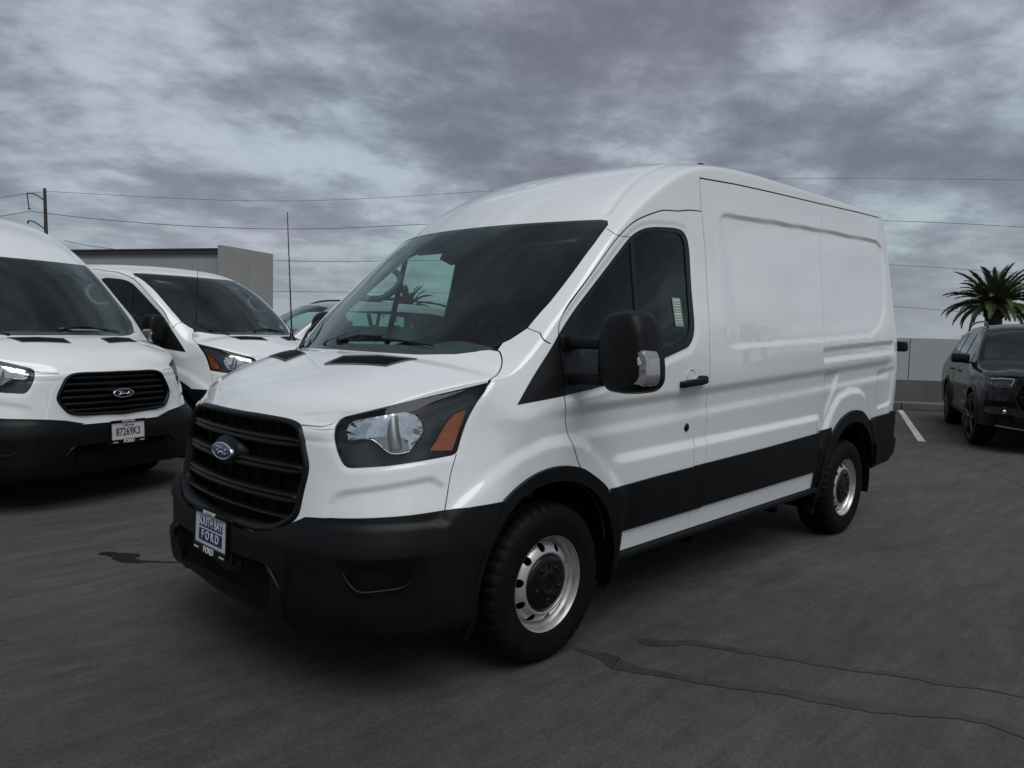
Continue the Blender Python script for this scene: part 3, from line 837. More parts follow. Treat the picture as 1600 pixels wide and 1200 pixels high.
def text_obj(s, size, mat_, name='lettering', ext=.0008, parent=None, sx=1.0, bold=.0, spacing=1.0):
    """flat lettering standing in the yz plane, reading towards +x, centred"""
    cu = bpy.data.curves.new(name, 'FONT'); cu.body = s; cu.size = size; cu.align_x = 'CENTER'; cu.align_y = 'CENTER'
    cu.extrude = ext; cu.offset = bold; cu.space_character = spacing; cu.resolution_u = 3
    o = bpy.data.objects.new('tmp', cu); COL.objects.link(o)
    dg = bpy.context.evaluated_depsgraph_get(); me = bpy.data.meshes.new_from_object(o.evaluated_get(dg))
    bpy.data.objects.remove(o); me.name = name
    M = Matrix(((0, 0, 1, 0), (1 * sx, 0, 0, 0), (0, 1, 0, 0), (0, 0, 0, 1)))
    me.transform(M); me.materials.clear(); me.materials.append(mat_)
    ob = link(name, me, parent)
    return ob

def script_strokes():
    """a flowing four-letter script in the unit oval, as pen strokes (x, y)"""
    S = []
    S.append([(-.62, .30), (-.70, .38), (-.60, .50), (-.35, .54), (-.05, .46), (.02, .50)])                 # F top sweep
    S.append([(-.30, .50), (-.38, .25), (-.46, -.05), (-.56, -.34), (-.68, -.42), (-.76, -.30), (-.66, -.22)])   # F stem
    S.append([(-.58, .08), (-.42, .06), (-.28, .10)])
    S.append([(-.22, -.02), (-.30, -.16), (-.24, -.30), (-.12, -.26), (-.08, -.10), (-.16, .0), (-.22, -.02), (-.06, -.02)])
    S.append([(-.06, -.02), (.02, .02), (.0, -.18), (-.02, -.30)])
    S.append([(.0, -.10), (.08, .0), (.16, .02), (.20, -.06)])
    S.append([(.44, .0), (.32, .02), (.24, -.12), (.28, -.28), (.38, -.28), (.46, -.10), (.56, .26), (.66, .44), (.62, .20), (.52, -.14), (.56, -.30), (.70, -.22), (.80, -.06)])
    return S
def badge(parent, c, w, h, tilt, name='badge', rim_mat='chrome', face='badge_blue'):
    """oval badge facing +x"""
    R = Matrix.Rotation(tilt, 3, 'Y'); c = Vector(c); n = 48
    def ring(sw, sh, dx): return [c + R @ Vector((dx, sw * math.cos(2 * math.pi * k / n), sh * math.sin(2 * math.pi * k / n))) for k in range(n)]
    mb = MB(); rings = [ring(w * .5, h * .5, -.02), ring(w * .5, h * .5, .0), ring(w * .485, h * .478, .006), ring(w * .445, h * .415, .004)]
    V = [v for r in rings for v in r]
    mb.add(V, [(i * n + k, i * n + (k + 1) % n, (i + 1) * n + (k + 1) % n, (i + 1) * n + k) for i in range(3) for k in range(n)], True)
    b = mb.build(name, MATS[rim_mat], parent)
    rings = [ring(w * .446, h * .416, .0035), ring(w * .3, h * .28, .006), ring(w * .1, h * .09, .007)]
    V = [v for r in rings for v in r] + [c + R @ Vector((.0072, 0, 0))]
    m2 = MB(); m2.add(V, [(i * n + k, i * n + (k + 1) % n, (i + 1) * n + (k + 1) % n, (i + 1) * n + k) for i in range(2) for k in range(n)] + [(2 * n + k, 2 * n + (k + 1) % n, 3 * n) for k in range(n)], True)
    m2.build('badge_face', MATS[face], b)
    m3 = MB()
    for st in script_strokes():
        P = spline(np.array(st), 14)
        pts = [c + R @ Vector((.0085, p[0] * w * .40, p[1] * h * .46 - h * .02)) for p in P]
        m3.tube(pts, [.0013 + .0012 * math.sin(math.pi * k / 13) for k in range(14)], n=5)
    m3.build('lettering', MATS['chrome'], b)
    return b
def plate(parent, c, kind, tilt=-.12, rz=0.0):
    """licence plate in its dealer frame, facing +x"""
    root = empty('license_plate', c, rz, parent); root.rotation_euler = (0, tilt, rz)
    W, H = .305, .152
    MB().box((0, 0, 0), (.004, W, H), bev=.001).build('plate_sheet', MATS['plate_white'], root)
    fr = MB()
    fr.box((.004, 0, H / 2 - .001), (.010, W + .012, .022), bev=.002); fr.box((.004, 0, -H / 2 - .010), (.010, W + .012, .034), bev=.002)
    fr.box((.0035, -W / 2 - .002, 0), (.008, .010, H), bev=.002); fr.box((.0035, W / 2 + .002, 0), (.008, .010, H), bev=.002)
    fr.build('plate_frame', MATS['black_plastic'], root)
    def T(s, size, m_, y, z, sx=1.0, bold=0., x=.0105, sp=1.0):
        o = text_obj(s, size, MATS[m_], parent=root, sx=sx, bold=bold, spacing=sp); o.location = (x, y, z); return o
    T('FORD', .036, 'print_white', 0, -H / 2 - .011, 1.05, .0012)
    T('SOUTH BAY', .020, 'print_white', 0, H / 2 - .001, 1.1, .0006)
    for sy in (-1, 1): MB().box((.0096, sy * .122, -H / 2 - .013), (.0012, .042, .006)).build('lettering', MATS['print_white'], root)
    if kind == 'dealer':
        MB().box((.0024, 0, .006), (.0012, .222, .118)).build('plate_print', MATS['plate_white'], root)
        MB().box((.0030, 0, .031), (.0012, .222, .050)).build('plate_print', MATS['plate_blue'], root)
        MB().box((.0030, 0, -.028), (.0012, .222, .052)).build('plate_print', MATS['plate_blue'], root)
        T('SOUTH BAY', .058, 'print_white', 0, .031, .72, .0004, x=.0042)
        T('FORD', .052, 'print_white', 0, -.028, .95, .001, x=.0042, sp=1.5)
    else:
        T('California', .030, 'plate_red', 0, .042, .9, .0003, x=.003)
        T('87269K3', .088, 'print_black', 0, -.012, .70, .0010, x=.003)
    return root

def tyre_mesh():
    mb = MB(); n = 120
    prof = [(.206, .985), (.214, .992), (.226, .994), (.250, 1.000), (.285, 1.003), (.312, .999), (.332, .990), (.343, .978), (.350, .962), (.354, .945), (.354, .925), (.346, .922), (.346, .915), (.355, .912), (.355, .880), (.346, .877), (.346, .869),
            (.355, .866), (.355, .835), (.346, .832), (.346, .825), (.354, .821), (.354, .800), (.348, .775), (.330, .762), (.28, .755), (.23, .760), (.206, .770)]
    V = []; P = len(prof)
    for i, (r, h) in enumerate(prof):
        for k in range(n):
            q = 2 * math.pi * k / n; rr = r; hh = h
            if 6 <= i <= 10 or 21 <= i <= 23:
                rr -= (.006 if (k % 3 == 0) else 0)
            if i in (13, 14, 17, 18) and (k + (i > 15)) % 4 == 0: rr -= .005
            V.append((rr * math.cos(q), hh - .985, rr * math.sin(q)))
    F = [(i * n + k, i * n + (k + 1) % n, (i + 1) * n + (k + 1) % n, (i + 1) * n + k) for i in range(P - 1) for k in range(n)]
    mb.add(V, F, False)
    me = mb.mesh('tyre', MATS['rubber'])
    sm = [False] * len(me.polygons)
    for i in range(P - 1):
        if i < 6 or i > 23:
            for k in range(n): sm[i * n + k] = True
    me.polygons.foreach_set('use_smooth', sm)
    return me
def ring_letters(name, text, r, size, m_):
    """raised sidewall lettering as small blocks round the tyre"""
    mb = MB()
    for k, a in enumerate(text):
        q = rad(a); R = Matrix.Rotation(-q, 3, 'Y')
        mb.box(R @ Vector((r, .0165, 0)), (size, .003, size * .6), R)
    return mb.mesh(name, MATS[m_])
def rim_mesh():
    # dished steel disc with ten round holes, cut from a polar grid
    prof = [(.218, .0005), (.2195, .004), (.215, .0065), (.208, .003), (.203, -.010), (.199, -.030), (.192, -.038), (.188, -.050), (.186, -.062), (.183, -.060), (.176, -.042), (.168, -.028), (.156, -.018), (.146, -.012), (.138, -.008), (.131, -.007), (.126, -.012), (.124, -.022), (.122, -.035), (.06, -.038), (.0, -.038)]
    pr = []
    for (a, b) in zip(prof[:-1], prof[1:]):
        m_ = max(1, int(math.hypot(a[0] - b[0], a[1] - b[1]) / .006))
        pr += [(a[0] + (b[0] - a[0]) * t / m_, a[1] + (b[1] - a[1]) * t / m_) for t in range(m_)]
    pr = [p for p in pr if p[0] > .002] + [(.002, -.038)]
    n = 96; V = []; F = []
    for (r, h) in pr:
        for k in range(n): q = 2 * math.pi * k / n; V.append((r * math.cos(q), h, r * math.sin(q)))
    for i in range(len(pr) - 1):
        for k in range(n): F.append((i * n + k, (i + 1) * n + k, (i + 1) * n + (k + 1) % n, i * n + (k + 1) % n))
    s = Skin(V, F, 'rim')
    for k in range(10):
        q = rad(36 * k + 10)
        s.cut([(.160 * math.cos(q) + .0185 * math.cos(t) , .160 * math.sin(q) + .0185 * math.sin(t)) for t in np.linspace(0, 2 * math.pi, 21)[:-1]], 'y', 'hole', ('rim',))
    return skin_mesh('rim', s.part('rim', mirror='half', depth=.006, depth_dir=(0, 1, 0)), MATS['steel_rim'])
def cap_mesh():
    mb = MB(); mb.lathe([(.1235, -.022), (.1235, -.010), (.119, -.004), (.095, .001), (.060, .004), (.050, .009), (.040, .011), (.036, .008), (.02, .008), (.001, .008)], n=48)
    for k in range(5):
        q = rad(72 * k + 20); R = Matrix.Rotation(-q, 3, 'Y')
        mb.box(R @ Vector((.078, .004, 0)), (.030, .006, .006), R, bev=.001)
        mb.lathe([(.0135, .0), (.0135, .007), (.011, .009), (.001, .009)], n=10, c=Matrix.Rotation(-rad(72 * k + 56), 3, 'Y') @ Vector((.075, 0, 0)))
    return mb.mesh('hub_cap', MATS['gloss_black'])
WHEEL = {}
def wheel(parent, x, y, side, steer=0.0):
    if not WHEEL: WHEEL.update(tyre=tyre_mesh(), rim=rim_mesh(), cap=cap_mesh(), letters=ring_letters('sidewall_lettering', [60 + 7 * k for k in range(9)] + [240 + 7 * k for k in range(7)], .292, .022, 'rubber'),
                             barrel=MB().lathe([(.205, -.02), (.196, -.05), (.194, -.20), (.15, -.20)], n=48).lathe([(.001, -.095), (.19, -.095)], n=48).mesh('barrel', MATS['gap_black']))
    w = empty('wheel', (x, y, .350), 0 if side > 0 else math.pi, parent)
    w.rotation_euler = (0, 0, (0 if side > 0 else math.pi) + steer)
    for nm, k in (('tyre', 'tyre'), ('rim', 'rim'), ('hub_cap', 'cap'), ('brake_drum', 'barrel')): link(nm, WHEEL[k], w)
    return w
def grille(root, sk, kind):
    """frame, mesh backing and bars inside the opening"""
    face = sk.part('grille', mirror='both', off=-.06, off_dir=(1, 0, 0))
    bk = link('grille', skin_mesh('grille', face, MATS['gap_black']), root)
    V, N, F, rim = sk.part('grille', mirror='both', off=.002, off_dir=(1, 0, 0), depth=.062, depth_dir=(1, 0, 0))
    link('grille_surround', skin_mesh('grille_surround', (V, N, [], [r[::-1] for r in rim]), MATS['black_plastic']), bk)
    # moulded frame lip
    G = GRILLE_NEW if kind == 'new' else GRILLE_OLD
    half = spline(np.array(G[1:-1]), 40)
    def nose(y, z):
        h = sk_ray(sk, y, z); return h
    for sy in (1,):
        pts = [(-y, z) for y, z in half[::-1]] + [(y, z) for y, z in half]
    top0 = (0, G[0][1]); bot0 = (0, G[-1][1])
    loop = [top0] + [(y, z) for y, z in half] + [bot0] + [(-y, z) for y, z in half[::-1]]
    cen = np.array([0, (G[0][1] + G[-1][1]) / 2])
    mb = MB(); P = []
    for (y, z) in loop:
        x = nose(abs(y), z); P.append(Vector((x, y, z)))
    n = len(P); V = []
    for i, p in enumerate(P):
        t = (P[(i + 1) % n] - P[i - 1]).normalized(); inw = Vector((0, t.z, -t.y)); 
        if inw.y * -p.y + inw.z * (cen[1] - p.z) < 0: inw = -inw
        w = .030 if kind == 'new' else .024
        for (a, b) in ((-.004, -.004), (.0, .012), (.006, .018), (w * .75, .012), (w, -.004), (w + .004, -.05)):
            V.append(p + inw * a + Vector((b, 0, 0)))
    m_ = 6
    mb.add(V, [(i * m_ + k, i * m_ + k + 1, ((i + 1) % n) * m_ + k + 1, ((i + 1) % n) * m_ + k) for i in range(n) for k in range(m_ - 1)], True)
    mb.build('grille_frame', MATS['black_plastic'], bk)
    # bars
    def width_at(z):
        ys = [y for (y, z1), (y2, z2) in zip(G[1:-2], G[2:-1]) if min(z1, z2) <= z <= max(z1, z2) for y in (y, y2)]
        g = np.array(G[1:-1]); i = np.argsort(g[:, 1]); return float(np.interp(z, g[i, 1], g[i, 0]))
    if kind == 'new': bars = [(.984, .042, True), (.882, .042, True), (.768, .042, True), (.692, .014, False)]
    else: bars = [(1.015, .030, False), (.965, .030, False), (.915, .030, False), (.865, .030, False), (.815, .030, False), (.768, .026, False)]
    for z, h, dbl in bars:
        w = width_at(z) - (.034 if kind == 'new' else .028)
        ys = np.linspace(-w, w, 41); mb = MB(); V = []
        prof = [(-.05, h * .5), (-.012, h * .5), (-.002, h * .36), (.0, h * .20), (-.008, h * .06), (-.010, -.02 * h), (-.001, -h * .12), (-.001, -h * .38), (-.010, -h * .5), (-.05, -h * .5)] if dbl else \
               [(-.05, h * .5), (-.012, h * .5), (-.004, h * .25), (-.004, -h * .25), (-.012, -h * .5), (-.05, -h * .5)]
        for y in ys:
            x = nose(abs(y), z) + (.004 if kind == 'new' else .0); e = max(0, (abs(y) - w + .03) / .03); sc = 1 - .45 * e * e
            for (a, b) in prof: V.append((x + a - .004, y, z + b * sc))
        k_ = len(prof)
        mb.add(V, [(i * k_ + k, (i + 1) * k_ + k, (i + 1) * k_ + k + 1, i * k_ + k + 1) for i in range(40) for k in range(k_ - 1)] + [tuple(range(k_)), tuple(range(40 * k_, 41 * k_))[::-1]], True)
        mb.build('grille_bar', MATS['black_plastic'], bk)
    mb = MB()   # thin uprights behind the bars
    for k in range(-4, 5):
        y = k * .115
        z0, z1 = (.66, 1.05) if kind == 'new' else (.74, 1.04)
        if abs(y) > .45: z0, z1 = z0 + .1, z1 - .08
        mb.box((nose(abs(y), .85) - .045, y, (z0 + z1) / 2), (.02, .006, z1 - z0))
    mb.build('grille_upright', MATS['gap_black'], bk)
    if kind == 'new':
        x = nose(0, .905); m2 = MB()
        m2.lathe([(.128, -.055), (.118, -.02), (.100, -.004), (.001, -.002)], n=36, axis='x', c=(0, 0, 0)); m2.V = [(v[0] + x + .008, v[1], v[2] * .56 + .905) for v in m2.V]; m2.build('badge_mount', MATS['black_plastic'], bk)
        badge(root, (x + .014, 0, .905), .185, .074, -.10)
    else:
        x = nose(0, .885); badge(root, (x + .012, 0, .885), .185, .074, -.10, face='gloss_black')
def sk_ray(sk, y, z):
    if not hasattr(sk, 'bvh'):
        sk.bvh = BVHTree.FromPolygons([Vector(v) for v in sk.V0], sk.F0)
    h = sk.bvh.ray_cast(Vector((3, y, z)), Vector((-1, 0, 0)), 6)[0]
    return h.x if h else .9
def sk_side(sk, x, z):
    sk_ray(sk, 0, .9)
    h = sk.bvh.ray_cast(Vector((x, 3, z)), Vector((0, -1, 0)), 6)[0]
    return h.y if h else 1.0
def sk_top(sk, x, y):
    sk_ray(sk, 0, .9)
    h = sk.bvh.ray_cast(Vector((x, y, 4)), Vector((0, 0, -1)), 6)[0]
    return h.z if h else 1.3

def headlight(root, sk, sy, kind):
    mir = 'half' if sy > 0 else 'neg'
    allt = ('lamp', 'lamp_bowl', 'lamp_amber', 'lamp_apron')
    LD = (.60, .78, .16)
    hl = link('headlight', skin_mesh('headlight', sk.part(('lamp', 'lamp_bowl'), mirror=mir, off=-.075, off_dir=LD), MATS['lamp_black']), root)
    V, N, F, rim = sk.part(allt, mirror=mir, off=-.001, depth=.078, depth_dir=LD)
    link('lamp_housing', skin_mesh('lamp_housing', (V, N, [], rim), MATS['gloss_black']), hl)
    # bowl: two hollow reflectors either side of a grey fin
    c1, c2 = np.array([.630, .803, 1.045]), np.array([.770, .715, 1.045])
    def off(P):
        r1 = np.linalg.norm((P - c1) * [1, 1, 1.1], axis=1); r2 = np.linalg.norm((P - c2) * [1, 1, 1.3], axis=1)
        return -.020 - .060 * np.clip(1 - (r1 / .10) ** 2, 0, 1) - .045 * np.clip(1 - (r2 / .08) ** 2, 0, 1)
    link('reflector', skin_mesh('reflector', sk.part('lamp_bowl', mirror=mir, offfn=off, off_dir=LD), MATS['reflector']), hl)
    link('lamp_apron', skin_mesh('lamp_apron', sk.part('lamp_apron', mirror=mir, off=-.020, off_dir=LD, depth=.03, depth_dir=LD), MATS['satin_grey']), hl)
    link('indicator', skin_mesh('indicator', sk.part('lamp_amber', mirror=mir, off=-.014, depth=.04, off_dir=LD, depth_dir=LD), MATS['amber']), hl)
    link('lens', skin_mesh('lens', sk.part(allt, mirror=mir, off=.0), MATS['lamp_lens']), hl)
    lo = np.array(LAMP_BOWL) 
    def Y(p): return Vector((p[0], p[1] * sy, p[2]))
    nrm = np.array([.62, .76, .2])
    # light line under the bowl
    bot = [LAMP_BOWL[k] for k in (13, 12, 11, 10, 9)]
    P = spline(np.array([(.822, .672, 1.022)] + bot), 16) - nrm * .014
    MB().tube([Y(p) for p in P], .0032, n=6).build('light_guide', MATS['chrome'], hl)
    # fin between the bowls
    a = np.array([.685, .765, 1.106]) - nrm * .030; b = np.array([.695, .785, 1.045]) - nrm * .026; c = np.array([.70, .808, .985]) - nrm * .036
    MB().tube([Y(p) for p in spline(np.array([a, b, c]), 8)], [.022, .023, .023, .024, .026, .028, .030, .030], n=14).build('lamp_shroud', MATS['satin_grey'], hl)
    MB().tube([Y(np.array([.630, .803, 1.045]) - nrm * .06), Y(np.array([.630, .803, 1.045]) - nrm * .03)], .010, n=10).build('bulb', MATS['chrome'], hl)
    # faint ribs in the dark outer corner
    m = MB()
    for k in range(4):
        t = k / 4; p0 = np.array([.57 - .02 * k, .835 + .008 * k, 1.13 - .03 * k]); p1 = np.array([.395 + .012 * k, .885, 1.185 - .04 * k])
        m.tube([Y(p0 - nrm * .035), Y(p1 - nrm * .03)], .0025, n=4)
    m.build('lamp_rib', MATS['lamp_grey'], hl)
    return hl

def rbox(mb, c, d, r=.02, R=None, n=4):
    """soft box: superellipsoid grid"""
    c = Vector(c); V = []; nu, nv = 20, 12
    for i in range(nv + 1):
        ph = -math.pi / 2 + math.pi * i / nv
        for k in range(nu):
            th = 2 * math.pi * k / nu
            f = lambda v, e: math.copysign(abs(v) ** e, v)
            p = Vector((f(math.cos(ph), r) * f(math.cos(th), r) * d[0] / 2, f(math.cos(ph), r) * f(math.sin(th), r) * d[1] / 2, f(math.sin(ph), r) * d[2] / 2))
            V.append((R @ p if R is not None else p) + c)
    mb.add(V, [(i * nu + k, i * nu + (k + 1) % nu, (i + 1) * nu + (k + 1) % nu, (i + 1) * nu + k) for i in range(nv) for k in range(nu)], True)
    return mb
def side_mirror(root, sk, sy, dy=0.0, fold=0.0):
    """tow mirror: shell, two arms, clear lens low on the outer edge"""
    def loft(rings, mb, smooth=True):
        n = len(rings[0]); V = [v for r in rings for v in r]
        mb.add(V, [(i * n + k, i * n + (k + 1) % n, (i + 1) * n + (k + 1) % n, (i + 1) * n + k) for i in range(len(rings) - 1) for k in range(n)], smooth)
        mb.add(rings[-1], [tuple(range(n))]); mb.add(rings[0], [tuple(range(n))[::-1]])
    out = rounded([(1.158, 1.46), (1.185, 1.530), (1.285, 1.545), (1.345, 1.535), (1.378, 1.48), (1.412, 1.33), (1.414, 1.25), (1.38, 1.212), (1.30, 1.195), (1.21, 1.20), (1.185, 1.222), (1.152, 1.27)], .045, 4)
    O = np.array(out); cc = O.mean(0)
    rings = []
    for (x, s) in ((-.205, .97), (-.202, 1.0), (-.165, 1.005), (-.115, .99), (-.085, .95), (-.066, .87), (-.056, .72), (-.052, .3)):
        rings.append([Vector((x, ((p[0] - cc[0]) * s + cc[0] + dy) * sy, (p[1] - cc[1]) * s + cc[1])) for p in O])
    m = MB(); loft(rings, m); h = m.build('side_mirror', MATS['black_plastic'], root)
    g = MB(); g.add([Vector((-.208, ((p[0] - cc[0]) * .9 + cc[0] + dy) * sy, (p[1] - cc[1]) * .9 + cc[1])) for p in O], [tuple(range(len(O)))]); g.build('mirror_glass', MATS['chrome'], h)
    a = MB()
    rbox(a, (-.12, (1.06 + dy * .5) * sy, 1.400), (.085, .26 + dy, .046), .35); rbox(a, (-.12, (1.06 + dy * .5) * sy, 1.245), (.10, .27 + dy, .050), .35)
    a.build('mirror_arm', MATS['black_plastic'], h)
    b = MB(); rbox(b, (-.10, .965 * sy, 1.40), (.11, .05, .085), .5); rbox(b, (-.10, .965 * sy, 1.235), (.17, .05, .10), .5); b.build('mirror_bracket', MATS['black_plastic'], h)
    # lens wraps the outer edge
    Lp = rounded([(1.345, 1.375), (1.398, 1.385), (1.418, 1.35), (1.424, 1.27), (1.412, 1.238), (1.335, 1.238)], .014, 3)
    rings = []
    for (x, s) in ((-.15, 1.0), (-.10, 1.0), (-.072, .985), (-.060, .90)):
        rings.append([Vector((x, ((p[0] - 1.38) * s + 1.38 + dy) * sy, (p[1] - 1.31) * s + 1.31)) for p in Lp])
    m = MB(); loft(rings, m); m.build('indicator_lens', MATS['signal_lens'], h)
    m = MB(); 
    m.box((-.0588, (1.385 + dy) * sy, 1.300), (.002, .050, .004))
    m.build('lens_rib', MATS['lamp_grey'], h)
    if fold: h.matrix_local = Matrix.Translation((-.12, .99 * sy, 0)) @ Matrix.Rotation(fold * sy, 4, 'Z') @ Matrix.Translation((.12, -.99 * sy, 0))
    MB().box((-.0585, (1.375 + dy) * sy, 1.335), (.003, .026, .030), Matrix.Rotation(.5, 3, 'X')).build('reflector', MATS['plate_white'], h)
    return h
def seat(root, x, y, w=.46):
    s = MB(); rbox(s, (x + .02, y, .98), (.52, w, .16), .45); st = s.build('seat', MATS['fabric_dark'], root)
    b = MB(); rbox(b, (x - .26, y, 1.30), (.15, w, .62), .5, Matrix.Rotation(-.22, 3, 'Y')); b.build('backrest', MATS['fabric_dark'], st)
    h = MB(); rbox(h, (x - .36, y, 1.70), (.10, w * .58, .20), .6, Matrix.Rotation(-.15, 3, 'Y')); h.tube([(x - .33, y - .06, 1.55), (x - .35, y - .06, 1.68)], .007, n=6); h.tube([(x - .33, y + .06, 1.55), (x - .35, y + .06, 1.68)], .007, n=6)
    h.build('headrest', MATS['fabric_dark'], st)
    q = MB(); q.box((x, y, .80), (.40, w * .8, .26), bev=.02); q.build('seat_base', MATS['gap_black'], st)
def wiper(root, pivot, tip, blade_a, blade_b, lift=.02):
    a = MB(); a.tube([pivot, ((pivot[0] * .5 + tip[0] * .5), (pivot[1] + tip[1]) / 2, (pivot[2] + tip[2]) / 2 + .015), tip], [.009, .008, .008], n=6)
    a.lathe([(.001, .016), (.012, .014), (.014, .0), (.014, -.02)], n=12, axis='z', c=pivot)
    w = a.build('wiper', MATS['gloss_black'], root)
    b = MB(); A, B = Vector(blade_a), Vector(blade_b)
    b.tube([A, A.lerp(B, .25) + Vector((.006, 0, .008)), A.lerp(B, .5) + Vector((.008, 0, .012)), A.lerp(B, .75) + Vector((.006, 0, .008)), B], [.004, .006, .008, .006, .004], n=6)
    b.build('wiper_blade', MATS['gloss_black'], w)

def build_van(name, label, group, roof='mid', face='new', step=.018, cargo=True, pl=None, wipers=True, paint='white_paint', mast=(.215, -.838, 1.372, .665), interior=True, wheels=True, mirror_dy=(0, -.265), tail=True, sticker=False, fold=0.0):
    root = empty(name, label=label, category='van')
    if group: root['group'] = group
    cols, nb = van_columns(roof)
    V, F = body_grid(cols, van_centre(roof), 4, step, van_detail(cargo))
    sk = Skin(V, F); sk.V0 = V; sk.F0 = list(sk.F)
    low_ = lambda P: [(x_, z_ - (.085 * max(0, z_ - 1.6) / .53 if roof == 'low' else 0)) for x_, z_ in P]
    DOOR, WIN_BLACK, WIN_GLASS = low_(globals()['DOOR']), low_(globals()['WIN_BLACK']), low_(globals()['WIN_GLASS'])
    up = lambda c, n: c[:, 1] > .5
    isx = lambda c, n: c[:, 0] > .55
    # --- openings and trim
    sk.cut(HOLE_F, 'y', 'void', where=up); sk.cut(HOLE_R, 'y', 'void', where=up)
    G = GRILLE_NEW if face == 'new' else GRILLE_OLD
    sk.cut([(-.02, G[0][1])] + [tuple(p) for p in spline(np.array(G[1:-1]), 40)] + [(-.02, G[-1][1])], 'x', 'grille', where=isx)
    sk.cut([tuple(p) for p in spline(np.array(ARCH_F), 60)], 'y', 'arch_f', where=up); sk.cut([tuple(p) for p in spline(np.array(ARCH_R), 60)], 'y', 'arch_r', where=up)
    cen_top = .61 if face == 'new' else .655
    bt = BUMP_TOP if face == 'new' else [(.985, .33, .665), (.955, .46, .700), (.925, .552, .713)] + BUMP_TOP[1:]
    sk.cut(xyp([(1.3, -.3, cen_top), (1.0, .28, cen_top + .004), (.963, .464, .660)] + bt + [(.2, .985, .758), (.2, .985, .268), (1.3, -.3, .268)]), 'xy', 'bumper', where=lambda c, n: (c[:, 0] > .2))
    sk.retag(lambda c: c[2] < .27 and c[0] > .2, 'void')
    # rear bumper, mouldings, white sill, cut away below
    rb = [(-3.60, .835), (-3.69, .842), (-4.185, .868), (-4.35, .874), (-4.35, .2), (-3.6, .2)]
    sk.cut(rb, 'y', 'bumper_r', only=('body',), where=lambda c, n: (c[:, 1] > .3) & (c[:, 0] < -3.5))
    sk.retag(lambda c: c[0] < -4.1 and c[2] < .872, 'bumper_r')
    sk.cut([(-.3, .395), (-3.2, .428), (-3.2, .1), (-.3, .1)], 'y', 'void', where=up)
    for k, q in enumerate(MOULD): sk.cut(q, 'y', 'mould%d' % k, where=lambda c, n: up(c, n) & (c[:, 0] < -.2))
    sk.cut([(-2.72, .54), (-2.715, .808), (-2.90, .83), (-2.80, .2), (-2.745, .2)], 'y', 'mould3', where=up)
    sk.cut([(-3.70, .44), (-4.07, .475), (-4.45, .66), (-4.45, .1), (-3.70, .1)], 'y', 'void', only=('bumper_r', 'arch_r', 'body'), where=lambda c, n: c[:, 0] < -3.6)
    # --- lamps, bonnet, glass, door
    sk.cut(rounded(xyp(LAMP), .02, 3), 'xy', 'lamp', where=lambda c, n: (c[:, 0] > .2) & (c[:, 1] > .45))
    sk.cut(xyp(LAMP_BOWL), 'xy', 'lamp_bowl', only=('lamp',)); sk.cut(xyp(LAMP_AMBER), 'xy', 'lamp_amber', only=('lamp',)); sk.cut([(-.030, 1.026), (.04, 1.033), (.085, 1.035), (.12, 1.018), (.132, .974), (.068, .966), (.029, .987)], 'xy', 'lamp_apron', only=('lamp_bowl',))
    hood = [(1.1, -.03), (1.1, .44), (.907, .479), (.876, .558), (.855, .588), (.831, .601), (.818, .617), (.728, .718), (.584, .815), (.409, .881), (.305, .905)] + HOOD_REAR[::-1][1:]
    zmin = lambda c, n: (c[:, 2] > 1.045) & (c[:, 2] < 1.45) & (c[:, 0] > .05)
    sk.cut(hood, 'z', 'hood', where=zmin)
    sk.cut(WS, 'x', 'windscreen', where=lambda c, n: (c[:, 0] > -.75) & (c[:, 0] < .6) & (c[:, 2] > 1.2) & (c[:, 2] < 2.1), only=('body', 'hood'))
    sk.cut(VENT, 'z', 'vent', only=('hood',), where=zmin)
    # the dark scuttle between bonnet edge and glass
    sk.cut([(.46, -.03), (.44, .296), (.40, .492), (.3, .70), (.20, .80), (-.1, .80), (.05, -.03)], 'z', 'scuttle', only=('body',), where=lambda c, n: (c[:, 2] > 1.25) & (c[:, 2] < 1.42))
    sd = lambda c, n: (c[:, 1] > .7) & (c[:, 0] < .25)
    sk.cut(DOOR, 'y', 'door', where=sd)
    for k in range(3): sk.cut(DOOR, 'y', 'mould0', only=('mould0',))
    sk.cut(rounded(WIN_BLACK, [.0] + [.05] * (len(WIN_BLACK) - 1), 4), 'y', 'win', only=('body', 'door'), where=sd)
    sk.cut(rounded(WIN_GLASS, .05, 4), 'y', 'glass', only=('win',), where=sd)
    sk.cut([(-.648, 2.1), (-.675, 2.1), (-.585, 1.2), (-.545, 1.2)], 'y', 'divider', only=('glass',), where=sd)
    # --- shut lines
    P = ('body', 'door', 'hood')
    dl = DOOR[:13]; ga = .0068
    sk.strip(DOOR[:57], ga, 'y', 'gap', P, sd); sk.strip([DOOR[0]] + DOOR[:-13:-1][:11], ga * .8, 'y', 'gap', P, sd)
    sk.strip([(-.041, 1.40), (-.041, 1.333), (-.045, 1.169), (-.05, 1.13)], .005, 'y', 'gap', ('win',), sd)
    sk.strip([(-1.127, .395), (-1.133, .515)], .005, 'y', 'gap', P, sd)
    if cargo:
        sk.strip([(-1.322, 2.319), (-1.310, 2.236), (-1.300, 2.13)], ga * .9, 'y', 'gap', P, sd)
        if roof == 'mid': sk.strip(GUTTER, .009, 'y', 'gap', P, lambda c, n: (c[:, 1] > .5) & (n[:, 1] > .2) & (c[:, 2] > 2.2))
        sk.strip(SEAM_P, .004, 'y', 'gap', P, sd)
        sk.strip([(-1.223, 1.418), (-1.240, 1.072), (-1.246, .98), (-1.23, .757)], .004, 'y', 'gap', P, sd)
    sk.strip(spline(np.array([(.312, .907), (.254, .892), (.192, .861), (.168, .835), (.158, .805), (.172, .775)]), 20), .006, 'z', 'gap', P, zmin)
